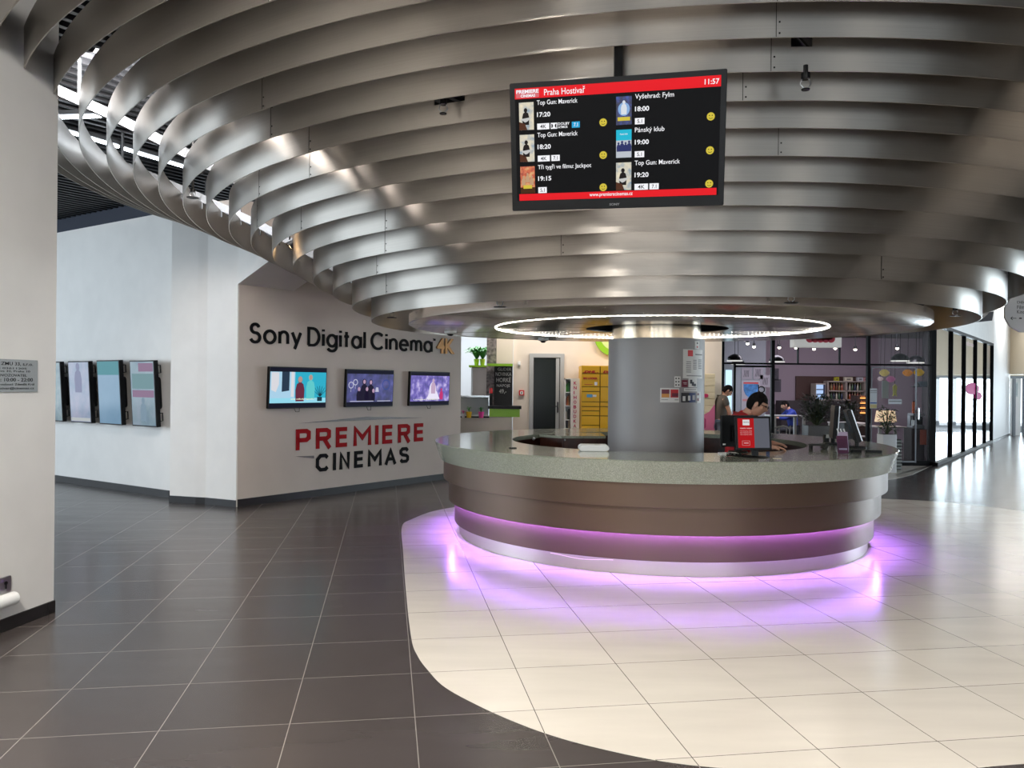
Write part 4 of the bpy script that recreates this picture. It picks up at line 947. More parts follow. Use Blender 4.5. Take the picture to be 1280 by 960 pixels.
# grey door with dark glass
dx0, dx1 = X(661.5, YC), X(705, YC); dtop = at(683, 442, YC).z
dr = thing('door_1', 'grey framed door with dark glass in the back wall', 'door', (0, YC, 0)); struct(dr)
fr = MB(); fw = 0.085
fr.box(((dx0+fw/2), -0.03, dtop/2), (fw, 0.06, dtop)).box((dx1-fw/2, -0.03, dtop/2), (fw, 0.06, dtop)).box(((dx0+dx1)/2, -0.03, dtop-fw/2), (dx1-dx0-2*fw, 0.06, fw))
m_ga = M('grey_door_paint', (172, 174, 174), 0.4)
fr.build('door_frame', m_ga, dr, smooth=False, bevel=0.004)
MB().box(((dx0+dx1)/2+0.0, -0.012, dtop/2-0.04), (dx1-dx0-0.18, 0.02, dtop-0.1)).build('glass_panel', M('smoked_glass', (30, 35, 33), 0.25, spec=0.2), dr, smooth=False)
MB().box((dx1-0.135, -0.03, dtop/2-0.04), (0.07, 0.03, dtop-0.1)).build('door_stile', m_ga, dr, smooth=False)
MB().box((dx1-0.13, -0.055, 1.18), (0.03, 0.012, 0.22)).tube([(dx1-0.13, -0.06, 1.2), (dx1-0.13, -0.10, 1.2), (dx1-0.25, -0.10, 1.2)], 0.01, 8).build('handle', M('dark_handle', (50, 50, 52), 0.3, 0.7), dr)
# wall bits: fire alarm, motion sensor
p = at(652, 491, YC); fa = thing('fire_alarm', 'red square fire alarm button on the back wall left of the grey door', 'alarm', (p.x, YC, p.z))
MB().rbox((0, -0.025, 0), (0.11, 0.05, 0.11), 0.01).build('box', M('alarm_red', (196, 30, 34), 0.4), fa); MB().rbox((0, -0.052, 0), (0.06, 0.006, 0.06), 0.006).build('glass_cover', m_cloud, fa); MB().disc((0, 0), 0.014, -0.058, -0.055).build('button', m_black, fa)
p = at(649, 454.5, YC); ms = thing('motion_sensor', 'small white motion sensor high on the back wall above the fire alarm', 'sensor', (p.x, YC, p.z))
MB().rbox((0, -0.03, 0), (0.055, 0.06, 0.09), 0.015).build('body', m_cloud, ms, bevel=0.004); MB().ball((0, -0.06, -0.015), (0.02, 0.01, 0.022), 10, 8).build('lens', M('sensor_lens', (220, 220, 224), 0.2), ms)
# green sign above the locker
p = at(768, 420, YC); gs = thing('round_sign', 'round green sign high on the back wall, half hidden by the pillar', 'sign', (p.x, YC-0.03, p.z))
MB().disc((0, 0), 0.42, -0.05, 0.0, 40).build('disc', M('lime_green', (140, 196, 40), 0.4), gs); MB().disc((0, 0.0), 0.30, -0.056, -0.05, 40).build('inner_disc', M('pale_lime', (206, 226, 150), 0.4), gs)
# book exchange shelf
YK = 15.9; bx0, bxm, bx1 = X(706.5, YK), X(713.3, YK), X(724.5, YK); btop = at(715, 473, YK).z
bk = thing('book_shelf', 'narrow white public bookshelf with magenta letters, beside the yellow locker', 'shelf', (0, YK, 0))
sh = MB().box(((bxm+bx1)/2, 0.0, btop/2), (bx1-bxm, 0.03, btop)).box(((bx0+bxm)/2+0.01, 0.32, btop/2), (bxm-bx0, 0.02, btop)).box((bx0+0.008, 0.17, btop/2), (0.016, 0.30, btop)).box(((bx0+bxm)/2, 0.17, btop-0.01), (bxm-bx0, 0.32, 0.02)).box((bxm+0.012, 0.17, btop/2), (0.016, 0.30, btop))
sh.build('case', m_cloud, bk, smooth=False)
zs = [at(710, y, YK).z for y in (536, 525, 507.5, 490.5)]
for z in zs: MB().box(((bx0+bxm)/2, 0.16, z), (bxm-bx0-0.01, 0.30, 0.018)).build('shelf', m_cloud, bk, smooth=False)
m_mag = M('magenta_letters', (196, 24, 96), 0.5)
for k, ch in enumerate('KNIHOBUDKA'):
    zc = at(719, 478.8+k*5.95, YK).z; lettering('letter', ch, m_mag, bk, (bxm+bx1)/2-0.028, (bxm+bx1)/2+0.028 if ch != 'I' else (bxm+bx1)/2-0.014, zc-0.032, zc+0.032, -0.016, 0.003, 0.02)
bc = [(70, 150, 50), (50, 120, 44), (40, 90, 60), (150, 70, 50), (190, 110, 60), (120, 90, 60), (210, 200, 190), (90, 90, 80), (40, 40, 44), (30, 36, 40), (60, 60, 60), (170, 150, 120)]
where = ('top', 'second', 'third', 'lowest')
for r_ in range(4):
    for k in range(3):
        hh = 0.15+0.03*((r_*3+k) % 3); zb = zs[3-r_]+0.009; i = r_*3+k
        b = thing('book', '%s book on the %s visible shelf of the white bookshelf' % (('left', 'middle', 'right')[k], where[r_]), 'book', (bx0+0.032+k*0.027, YK+0.14, zb), group='books in the public bookshelf')
        MB().box((0, 0, hh/2), (0.022, 0.16, hh)).build('cover', M('book_%d' % i, bc[i], 0.5), b, smooth=False); MB().box((0, 0.004, hh/2+0.001), (0.016, 0.155, hh)).build('pages', M('paper', (245, 245, 240)), b, smooth=False)
# yellow parcel locker
YP = 15.7; ya, yb2 = X(719, YP), X(800, YP); ptop = at(735, 457, YP).z
yl = thing('parcel_locker', 'tall yellow parcel locker with red lettering left of the pillar', 'locker', (0, YP, 0))
m_y = M('locker_yellow', (238, 184, 10), 0.4); m_yr = M('locker_red', (190, 20, 20), 0.45); m_gap = M('locker_gap', (120, 86, 6), 0.6)
yf = X(727, YP)
MB().box(((yf+yb2)/2, 0.36, ptop/2), (yb2-yf, 0.70, ptop)).build('body', m_y, yl, smooth=False, bevel=0.006)
colx = [yf, X(750, YP), X(776, YP), yb2]; ys_ = [457, 466.8, 483.2, 489.2, 502, 508, 513.3, 519.5, 531.5, 545, 560]
cells = [(0, 0, 1), (0, 1, 2), (0, 2, 3), (0, 3, 4), (0, 4, 5), (0, 5, 6), (0, 6, 7), (0, 7, 8), (0, 8, 9), (0, 9, 10), (1, 0, 1), (1, 1, 2), (1, 2, 4), (1, 4, 5), (1, 5, 7), (1, 7, 9), (1, 9, 10), (2, 0, 2), (2, 2, 5), (2, 5, 8), (2, 8, 10)]
for c_, a_, b_ in cells:
    zt, zb_ = at(735, ys_[a_], YP).z-0.012, at(735, ys_[b_], YP).z+0.004
    MB().box(((colx[c_]+colx[c_+1])/2, -0.004, (zt+zb_)/2), (colx[c_+1]-colx[c_]-0.018, 0.026, zt-zb_)).build('locker_door', m_y, yl, smooth=False, bevel=0.003)
MB().box(((yf+yb2)/2, 0.006, ptop/2), (yb2-yf-0.01, 0.004, ptop-0.02)).build('door_gap', m_gap, yl, smooth=False)
def lz(y): return at(735, y, YP).z
lettering('logo_lettering', 'DHL', m_yr, yl, X(729.8, YP), X(745, YP), lz(466.3), lz(463.2), -0.018, 0.002, 0.06, 0.25)
lettering('logo_lettering', 'DHL', m_yr, yl, X(753.5, YP), X(768, YP), lz(466.3), lz(463.2), -0.018, 0.002, 0.06, 0.25)
MB().box((X(729, YP), -0.018, lz(465.6)), (0.03, 0.001, 0.012)).box((X(746.6, YP), -0.018, lz(465.6)), (0.035, 0.001, 0.012)).build('logo_stripe', m_yr, yl, smooth=False)
lettering('locker_lettering', 'BIG LOCKER', m_yr, yl, X(729, YP), X(746.5, YP), lz(474.2), lz(471.6), -0.018, 0.002, 0.05)
quad('white_sticker', m_cloud, yl, X(743, YP), X(746.4, YP), lz(481.6), lz(477.4), -0.018)
MB().box((X(735.5, YP), -0.018, lz(480.6)), (0.16, 0.001, 0.01)).build('printed_arrow', m_yr, yl, smooth=False)
quad('blue_sticker', M('sky_sticker', (90, 170, 214), 0.4), yl, X(733.4, YP), X(740.6, YP), lz(496.6), lz(492.8), -0.018); quad('white_sticker', m_cloud, yl, X(741.2, YP), X(745.5, YP), lz(496), lz(493.4), -0.018)
# cream and pink locker right of the pillar
YQ = 16.0; qa, qb = X(868, YQ), X(894.3, YQ); qt = at(885, 467.2, YQ).z
ql = thing('parcel_locker', 'cream and pink parcel locker right of the pillar', 'locker', (0, YQ, 0))
m_cr = M('locker_cream', (236, 220, 184), 0.45); m_pk2 = M('locker_pink', (232, 120, 160), 0.45)
MB().box(((qa+qb)/2, 0.25, qt/2), (qb-qa, 0.46, qt)).build('body', m_cr, ql, smooth=False, bevel=0.005)
zr = [at(885, y, YQ).z for y in (467.2, 472.3, 482.3, 490.6, 498.8, 507.2, 516, 524, 541, 560)]
for k in range(9):
    MB().box(((qa+qb)/2, 0.012, (zr[k]+zr[k+1])/2), (qb-qa-0.012, 0.02, zr[k]-zr[k+1]-0.012)).build('locker_door', m_cr if k < 7 else m_pk2, ql, smooth=False, bevel=0.003)
pq = [(qa+.01, zr[6]), (qa+.15, zr[6]-.06), (qb-.12, zr[6]+.02), (qb-.02, zr[6]+.16), (qb-.006, zr[6]+.16), (qb-.006, zr[8]), (qa+.01, zr[8])]
MB().plate(pq, -0.0005, 0.0015).build('pink_wave', m_pk2, ql, smooth=False)
f = MB().rbox((X(878, YQ), -0.003, at(878, 494.6, YQ).z), (0.24, 0.004, 0.075), 0.035); f.build('magenta_pill', M('locker_magenta', (206, 20, 90), 0.4), ql)
f = MB().rbox((X(879, YQ), -0.004, at(879, 529, YQ).z), (0.12, 0.004, 0.22), 0.05); f.build('rose_mark', M('locker_rose', (196, 50, 110), 0.4), ql)
# ------------------------------------------------------------------ snack kiosk behind the cinema wall
YS = 15.6
wall('wall_kiosk_front', ((X(560, YS), YS), (X(640.5, YS), YS)), 0, 1.0, 0.3, m_cream)
kc = thing('kiosk_ledge', 'black serving ledge with lime green front left of the grey door', 'counter', (0, YS, 0))
zt_ = at(630, 507.5, YS).z; zl_ = at(630, 511, YS).z; zg_ = at(630, 521, YS).z
MB().prism([(X(610.5, YS), -0.10), (X(652, YS), -0.10), (X(652, YS), 0.41), (X(610.5, YS), 0.41)], zl_, zt_).build('ledge', m_black, kc, smooth=False)
MB().prism([(X(612, YS), -0.06), (X(650, YS), -0.06), (X(650, YS), 0.0), (X(612, YS), 0.0)], zg_, zl_).build('front_panel', M('lime_panel', (150, 206, 40), 0.4), kc, smooth=False)
bb = thing('menu_board', 'black chalk menu board with white handwriting above the green ledge', 'board', (0, 16.05, 0))
Yb = 16.05; b0, b1 = X(617.5, Yb), X(640.6, Yb); bz1, bz0_ = at(630, 458, Yb).z, at(630, 507, Yb).z
MB().box(((b0+b1)/2, 0.02, (bz0_+bz1)/2), (b1-b0, 0.04, bz1-bz0_)).build('board', M('chalkboard', (26, 27, 29), 0.7), bb, smooth=False)
m_ch = M('chalk', (206, 204, 200), 0.8)
for s_, ya_, yc_, xa_, xb_ in (('GLIDER', 463.4, 459.6, 622, 639), ('NOVINKA', 470, 465.4, 619.5, 639), ('HORKÉ', 477.6, 471, 620.5, 638.5), ('NÁPOJE', 484.6, 479.5, 621, 637.5), ('49,-', 492.6, 486.4, 624, 633)):
    lettering('chalk_lettering', s_, m_ch, bb, X(xa_, Yb), X(xb_, Yb), at(630, ya_, Yb).z, at(630, yc_, Yb).z, 0.0, 0.001)
MB().box((X(625, Yb), -0.05, bz1+0.025), (X(641, Yb)-X(609.5, Yb), 0.34, 0.05)).build('green_top', M('lime_panel', (150, 206, 40)), bb, smooth=False)
kp = MB().box((X(614, 16.3), 16.3, 2.2), (0.19, 0.12, 4.4)); kp.build('kiosk_post', M('patterned_post', (120, 112, 112), 0.6, noise=0.7, nscale=16), smooth=False); struct(bpy.data.objects['kiosk_post'])
kp = MB().box((X(619.3, 16.3), 16.28, 2.2), (0.03, 0.05, 4.4)); kp.build('trim_2', m_black, smooth=False); struct(bpy.data.objects['trim_2'])
struct(MB().box((X(630.5, 16.42), 16.42, 3.4), (X(641, 16.4)-X(620, 16.4), 0.05, 2.7)).build('wall_kiosk_header', m_cream, smooth=False))
fg = thing('fridge', 'stainless steel kiosk fridge with lime green top under the potted plant', 'fridge', (X(600, 17.2), 17.2, 0))
fz = at(600, 459, 17.2).z
MB().box((0, 0.3, fz/2), (0.36, 0.6, fz)).build('body', M('fridge_steel', (150, 142, 138), 0.35, 0.6), fg, smooth=False, bevel=0.01)
MB().box((-0.175, -0.02, fz/2), (0.03, 0.06, fz-0.05)).build('silver_edge', m_steel, fg, smooth=False); MB().box((0, 0.28, fz+0.02), (0.48, 0.7, 0.04)).build('green_top', M('lime_panel', (150, 206, 40)), fg, smooth=False)
def pot(loc, label, col, r=0.07, h=0.12, leaf=None, lh=0.2, nl=16, sp=0.16, name='potted_plant', group=None):
    t = thing(name, label, 'plant', loc, group=group)
    MB().lathe([(0, 0), (r*.7, 0), (r, h), (r*.9, h), (r*.85, h*.8), (0, h*.8)], 20).build('pot', M('pot_'+str(col), col, 0.4), t)
    f = MB()
    for k in range(nl):
        a = 2*PI*k/nl+random.uniform(-.2, .2); q = random.uniform(.4, 1.0); hh = lh*random.uniform(.6, 1.1); w = 0.018*(lh/0.2)
        pts = [Vector((0, 0, h*.8)), Vector((sp*q*.35*math.cos(a), sp*q*.35*math.sin(a), h+hh*.6)), Vector((sp*q*.8*math.cos(a), sp*q*.8*math.sin(a), h+hh*.9)), Vector((sp*q*1.2*math.cos(a), sp*q*1.2*math.sin(a), h+hh*.7))]
        s_ = Vector((-math.sin(a), math.cos(a), 0)); ws = (w*.4, w, w*.9, 0.002)
        vs = []
        for p_, w_2 in zip(pts, ws): vs += [tuple(p_-s_*w_2), tuple(p_+s_*w_2), tuple(p_+Vector((0, 0, 0.003)))]
        fs = []
        for i in range(3):
            o = i*3; fs += [(o, o+3, o+5, o+2), (o+2, o+5, o+4, o+1), (o+1, o+4, o+3, o)]
        fs += [(0, 2, 1), (9, 10, 11)]
        f.add(vs, fs)
    f.build('foliage', leaf or M('leaf_green', (40, 112, 44), 0.5, noise=0.3, nscale=20), t)
    return t
zf = fz+0.04
pot((X(595.5, 17.3), 17.3, zf), 'left potted green plant on the kiosk fridge', (186, 226, 60), 0.06, 0.14, lh=0.26, sp=0.30, nl=34)
pot((X(603, 17.3), 17.25, zf), 'right potted green plant on the kiosk fridge', (176, 216, 50), 0.06, 0.14, lh=0.28, sp=0.30, nl=34)
# glass display case with little pots
dc = thing('display_case', 'curved glass display case on the kiosk counter', 'case', (X(593, YS), YS, 0))
zc0, zc1 = at(590, 520, YS).z, at(590, 495.5, YS).z; dw = X(610, YS)-X(572, YS)
MB().box((0, 0.15, zc0-0.015), (dw, 0.5, 0.03)).build('base', m_black, dc, smooth=False); MB().box((0, 0.15, zc0+0.01), (dw-0.04, 0.46, 0.02)).build('tray', m_cloud, dc, smooth=False)
g = MB(); pf = [(0.4, zc1), (0.05, zc1-0.01), (-0.04, zc1-0.06), (-0.075, zc1-0.14), (-0.085, zc0+0.02)]
g.add([(sx*dw/2*0.97, y, z) for sx in (-1, 1) for (y, z) in pf], [(i, i+1, 5+i+1, 5+i) for i in range(4)]); g.build('curved_glass', glass('case_glass', (0.9, 0.95, 0.97)), dc)
MB().box((0, 0.36, (zc0+zc1)/2), (dw, 0.02, zc1-zc0)).build('back_panel', M('case_back', (200, 196, 192), 0.4), dc, smooth=False); MB().box((dw/2-0.01, 0.15, (zc0+zc1)/2), (0.02, 0.42, zc1-zc0)).build('end_panel', m_steel, dc, smooth=False)
MB().box((0, 0.2, zc1), (dw, 0.4, 0.03)).build('top_rail', M('case_top', (200, 206, 210), 0.25, 0.5), dc, smooth=False)
for px, c_, lab in ((586.5, (240, 190, 20), 'yellow flower pot in front of the glass display case'), (601.8, (226, 60, 150), 'pink flower pot in front of the glass display case')):
    pot((X(px, YS-0.16), YS-0.16, zc0-0.03), lab, c_, 0.058, 0.12, lh=0.10, nl=10, sp=0.08)
pot((X(579.5, YS-0.16), YS-0.16, zc0-0.03), 'small white pot at the left end of the display case', (226, 220, 222), 0.04, 0.08, leaf=M('pink_petal', (220, 110, 160), 0.5), lh=0.08, nl=8, sp=0.06)
struct(MB().box((X(593, YS), YS+0.15, (zc0-0.03+1.0)/2), (dw, 0.4, max(0.01, zc0-0.03-1.0+0.001))).build('trim_3', m_cream, smooth=False)) if zc0-0.03 > 1.0 else None
p = at(613.5, 497, YS+0.25); bt = thing('bottle', 'dark bottle with red cap on the kiosk counter beside the menu board', 'bottle', (p.x, p.y, zl_))
MB().lathe([(0, 0), (0.035, 0), (0.035, 0.2), (0.014, 0.27), (0.014, 0.31), (0, 0.31)], 16).build('body', m_black, bt); MB().lathe([(0.0, 0.40), (0.03, 0.40), (0.035, 0.30), (0.0, 0.30)], 14).build('cap', M('alarm_red'), bt)

# notices stuck round the pillar
def patch(name, label, px0, px1_, py0, py1, mat, strips=(), R=0.541, cat='notice', z=None):
    def ang(px):
        d = Vector((px-640, FPX)).normalized(); c = Vector((CX, CY)); q = c.dot(d); h = c-d*q; s = q-math.sqrt(max(1e-5, R*R-h.length_squared)); p = d*s; return math.atan2(p.y-CY, p.x-CX), p.y
    a0, Y0 = ang(px0); a1, Y1 = ang(px1_); Ym = (Y0+Y1)/2; zt, zb = at((px0+px1_)/2, py0, Ym).z, at((px0+px1_)/2, py1, Ym).z
    t = thing(name, label, cat, (CX, CY, zb))
    MB().lathe([(R-0.001, 0), (R+0.002, 0), (R+0.002, zt-zb), (R-0.001, zt-zb)], 8, a0, a1, closed_prof=True).build('sheet', mat, t)
    H = zt-zb
    for k, (ua, ub, va, vb, m) in enumerate(strips):
        MB().lathe([(R+0.002, H*(1-vb)), (R+0.0032+0.0002*k, H*(1-vb)), (R+0.0032+0.0002*k, H*(1-va)), (R+0.002, H*(1-va))], 5, a0+(a1-a0)*ua, a0+(a1-a0)*ub, closed_prof=True).build('print', m, t)
    return t
m_pap = M('notice_paper', (214, 212, 208), 0.5); m_np = M('notice_grey', (168, 166, 166), 0.5); m_nr = M('notice_red', (190, 34, 40), 0.5); m_nk = M('notice_black', (36, 34, 38), 0.5); m_nb = M('notice_blue', (34, 50, 100), 0.5); m_nw = M('notice_wine', (104, 20, 44), 0.5); m_no = M('notice_orange', (206, 140, 60), 0.5)
m_tx = M('notice_text', (110, 108, 108), 0.6)
lines = tuple((0.12, 0.32, 0.42+0.07*k, 0.445+0.07*k, m_tx) for k in range(6))+tuple((0.42, 0.58, 0.36+0.06*k, 0.385+0.06*k, m_tx) for k in range(6))+tuple((0.7, 0.9, 0.34+0.06*k, 0.365+0.06*k, m_tx) for k in range(6))
patch('price_notice', 'large grey price notice with red corner on the right of the pillar', 853.5, 877.5, 437, 473, m_pap, ((0.18, 0.40, 0.03, 0.24, m_nr), (0.52, 0.96, 0.15, 0.19, m_tx))+lines+((0.14, 0.9, 0.9, 0.925, m_tx),))
patch('small_notice', 'small white notice with two marks at the top right of the pillar', 868, 873.5, 426.5, 436.5, m_pap, ((0.4, 0.65, 0.15, 0.35, m_nk), (0.4, 0.65, 0.62, 0.82, m_nr)))
patch('contact_notice', 'narrow white notice with black icons on the pillar', 843, 850.5, 470.5, 484, m_pap, tuple((0.15+0.45*i, 0.35+0.45*i, 0.12+0.3*j, 0.26+0.3*j, m_nk) for i in range(2) for j in range(3)))
patch('flyer', 'dark wine red square flyer on the pillar', 852.2, 859.6, 475, 483.8, m_nw, ((0.2, 0.8, 0.35, 0.42, m_pap), (0.3, 0.8, 0.55, 0.6, m_pap)))
patch('flyer', 'white flyer with a black figure, right of the wine red flyer', 860.6, 871, 473, 484, m_pap, ((0.15, 0.4, 0.15, 0.6, m_nk), (0.35, 0.6, 0.4, 0.85, m_nk), (0.55, 0.85, 0.6, 0.9, m_nk)))
patch('strip_notice', 'thin white strip notice above the blue flyer on the pillar', 855, 871.2, 485.2, 489, m_pap, ((0.08, 0.9, 0.35, 0.6, m_tx),))
patch('poster_notice', 'white landscape notice with two red orange pictures on the pillar', 825.3, 849, 485, 503, m_pap, ((0.07, 0.47, 0.1, 0.66, m_no), (0.07, 0.47, 0.1, 0.4, m_nw), (0.53, 0.95, 0.1, 0.66, m_nr), (0.6, 0.95, 0.35, 0.6, m_nw), (0.06, 0.4, 0.8, 0.83, m_tx), (0.75, 0.95, 0.8, 0.84, m_tx)))
patch('flyer', 'dark blue flyer with three white marks on the pillar', 851.6, 869.5, 491, 503, m_nb, ((0.0, 0.5, 0.0, 1.0, m_nk), (0.08, 0.25, 0.35, 0.85, m_pap), (0.42, 0.58, 0.3, 0.8, m_pap), (0.74, 0.92, 0.25, 0.75, m_np)))
patch('flyer', 'white flyer with wine red marks at the right edge of the pillar', 871, 876, 490, 504, m_pap, ((0.1, 0.5, 0.1, 0.3, m_nw), (0.1, 0.5, 0.55, 0.8, m_nw)))

# ------------------------------------------------------------------ cafe behind black framed glass
YF = 17.0; ZTOP = 3.0
def zf_(y, px=1030, Y=YF): return at(px, y, Y).z
cf0, cf1 = X(902.5, YF), X(1169, YF)
cf = thing('window_3', 'black framed glass front of the cafe', 'window', (0, YF, 0)); struct(cf)
ztr = zf_(455, 1000)
fr = MB()
for px, w in ((903, 3.0), (965.5, 4.0), (1085, 3.4), (1166, 6.0)): fr.box((X(px, YF), 0, ZTOP/2), (w*YF/FPX, 0.09, ZTOP))
fr.box(((cf0+cf1)/2, 0, ztr), (cf1-cf0, 0.08, 0.035)); fr.box(((cf0+cf1)/2, 0, 0.05), (cf1-cf0, 0.08, 0.10)); fr.box(((cf0+cf1)/2, 0, ZTOP-0.03), (cf1-cf0, 0.09, 0.07))
for px in (997, 1049): fr.box((X(px, YF), 0, (ztr+ZTOP)/2), (0.022, 0.06, ZTOP-ztr))
fr.build('frame', m_blackm, cf, smooth=False)
MB().box(((cf0+cf1)/2, 0.0, ZTOP/2), (cf1-cf0, 0.008, ZTOP)).build('glass_pane', m_glass, cf, smooth=False)
d2 = thing('door_2', 'glass cafe door with thin steel frame', 'door', (0, YF-0.05, 0)); struct(d2)
e0, e1 = X(1088, YF), X(1143.5, YF); fr = MB(); dzt = zf_(459.5, 1115)
for x in (e0, e1): fr.box((x, 0, dzt/2+0.03), (0.022, 0.03, dzt-0.06))
fr.box(((e0+e1)/2, 0, dzt), (e1-e0, 0.03, 0.02)); fr.box(((e0+e1)/2, 0, 0.08), (e1-e0, 0.03, 0.03)); fr.build('door_frame', M('thin_steel', (120, 122, 126), 0.35, 0.6), d2, smooth=False)
MB().tube([(e1+0.03, -0.05, 0.98), (e1+0.03, -0.05, 1.22)], 0.02, 8).tube([(e1-0.06, -0.05, 1.15), (e1+0.03, -0.05, 1.15)], 0.01, 8).build('handle', m_steel, d2)
d3 = thing('door_3', 'left glass cafe door in a black frame', 'door', (0, YF-0.03, 0)); struct(d3)
fr = MB(); e0, e1 = X(917.5, YF), X(964, YF)
fr.box((e0, 0, ztr/2), (0.045, 0.05, ztr)).box(((e0+e1)/2, 0, zf_(458, 940)), (e1-e0, 0.05, 0.04)); fr.build('door_frame', m_blackm, d3, smooth=False)
struct(MB().box(((cf0+cf1)/2, YF+0.1, 3.85), (cf1-cf0, 0.25, 1.7)).build('wall_cafe_header', M('charcoal_board', (30, 30, 34), 0.6), smooth=False))
# cafe interior shell
YI = 24.0
m_cw = M('cafe_lilac_wall', (168, 150, 160), 0.7)
struct(MB().box(((4.1+12.3)/2, YI, 1.6), (8.2, 0.1, 3.2)).build('wall_cafe_back', m_cw, smooth=False))
wall('wall_cafe_side', ((8.9, 17.12), (12.3, 24.0)), 0, 3.2, 0.06, M('cafe_dark_wall', (44, 42, 48), 0.6), side=-1)
struct(MB().prism([(4.4, 17.2), (8.9, 17.2), (12.3, 24), (4.4, 24)], 3.12, 3.18).build('ceiling_cafe', M('cafe_ceiling', (120, 112, 112), 0.8), smooth=False))
struct(MB().box((6.15, 22.6, 1.6), (2.0, 0.1, 3.2)).build('wall_cafe_left', M('cafe_grey_wall', (150, 152, 158), 0.7), smooth=False))
lamp('cafe_light', (8.0, 20.0, 3.0), (8.0, 21.5, 0), 4.0, 1.0, 130, (0.92, 0.86, 1.0))
lamp('cafe_window_light', (4.9, 20.6, 1.5), (8, 20, 1.2), 1.0, 2.0, 25, (0.7, 0.9, 1.0))
struct(MB().box((6.10, 22.52, 1.35), (0.17, 0.03, 1.5)).build('window_6', glow('window_daylight', (196, 232, 246), 1.3), smooth=False))
# brown panel with shelving
Ys = 23.6
struct(MB().box(((X(999, Ys)+X(1092, Ys))/2, 23.9, 1.0), (X(1092, Ys)-X(999, Ys), 0.06, 2*(at(1040, 470.5, 23.9).z-1.0))).build('trim_4', M('brown_board', (74, 44, 36), 0.6), smooth=False))
rk = thing('shelf_rack', 'pale wooden shelf rack with rows of bottles at the back of the cafe', 'shelf', (0, Ys, 0))
m_sw = M('pale_shelf_wood', (176, 160, 150), 0.5); sx = [X(p, Ys) for p in (1032.5, 1055.5, 1079)]; szs = [at(1050, y, Ys).z for y in (477, 488.7, 499.7, 512, 530)]
f = MB()
for x in sx: f.box((x, 0, (szs[0]+0)/2), (0.05, 0.3, szs[0]))
f.build('upright', m_sw, rk, smooth=False)
for z in szs: MB().box(((sx[0]+sx[2])/2, 0, z), (sx[2]-sx[0], 0.3, 0.035)).build('shelf', m_sw, rk, smooth=False)
bcol = [(120, 60, 30), (60, 90, 60), (150, 120, 70), (40, 50, 80), (170, 80, 50), (190, 180, 160)]
rown = ('upper', 'middle', 'lower')
nb = 0
protoB = {}
for r_ in range(3):
    for c_ in range(2):
        for k in range(6):
            ci = (r_*5+c_*3+k*2) % 6; x = sx[c_]+0.06+k*0.078; z = szs[r_+1]+0.018
            lab = '%s bottle from the left on the %s row, %s bay of the cafe rack' % (('first', 'second', 'third', 'fourth', 'fifth', 'sixth')[k], rown[r_], ('left', 'right')[c_])
            if ci not in protoB:
                b = thing('bottle', lab, 'bottle', (x, Ys-0.05, z), group='bottles on the cafe shelf')
                MB().lathe([(0, 0), (0.027, 0), (0.027, 0.12), (0.010, 0.165), (0.010, 0.20), (0, 0.20)], 12).build('body', M('bottle_%d' % ci, bcol[ci], 0.2), b)
                MB().lathe([(0.0, 0.215), (0.013, 0.215), (0.013, 0.19), (0, 0.19)], 10).build('cap', M('bottle_cap', (190, 170, 120), 0.4, 0.5), b); protoB[ci] = b
            else: dup(protoB[ci], (x, Ys-0.05, z), label=lab)
for k, (px0_, px1_, c_, lab) in enumerate(((1042, 1047, (190, 180, 40), 'yellow box standing on top of the cafe shelf rack'), (1054, 1064, (226, 214, 190), 'cream picture box on top of the cafe shelf rack'), (1070, 1077, (206, 206, 210), 'white box on top of the cafe shelf rack, beside a red one'), (1077.5, 1084, (206, 150, 150), 'pinkish box at the right end on top of the cafe shelf rack'))):
    a, b = X(px0_, Ys), X(px1_, Ys); hh = at(1050, 471.5, Ys).z-szs[0]-0.018
    o = thing('box', lab, 'box', ((a+b)/2, Ys-0.05, szs[0]+0.018), group='boxes on the shelf rack')
    MB().box((0, 0, hh/2), (b-a, 0.12, hh)).build('carton', M('carton_%d' % k, c_, 0.5), o, smooth=False, bevel=0.003); MB().box((0, -0.062, hh*.45), ((b-a)*.5, 0.003, hh*.4)).build('print', M('carton_print_%d' % k, tuple(int(v*.6) for v in c_), 0.5), o, smooth=False)
# glowing drinks fridge
Yd = 23.3; fg = thing('drinks_fridge', 'small glowing drinks fridge left of the shelf rack in the cafe', 'fridge', (X(1026, Yd), Yd, at(1026, 501.5, Yd).z))
MB().box((0, 0.2, 0.25), (0.29, 0.4, 0.54)).build('body', m_sw, fg, smooth=False, bevel=0.01); MB().box((-0.03, -0.003, 0.27), (0.20, 0.006, 0.42)).build('lit_front', glow('fridge_glow', (170, 196, 236), 1.1), fg, smooth=False)
f = MB()
for q in range(2): f.box((-0.03, -0.009, 0.20+q*0.14), (0.20, 0.006, 0.03))
f.box((0.095, -0.009, 0.27), (0.05, 0.006, 0.42)); f.build('dark_goods', M('fridge_goods', (34, 44, 76), 0.5), fg, smooth=False)
struct(MB().box((X(1012, 23.3)+0.1, 23.45, 0.62), (1.9, 0.5, 1.24)).build('trim_5', M('bar_front', (54, 44, 46), 0.6), smooth=False))
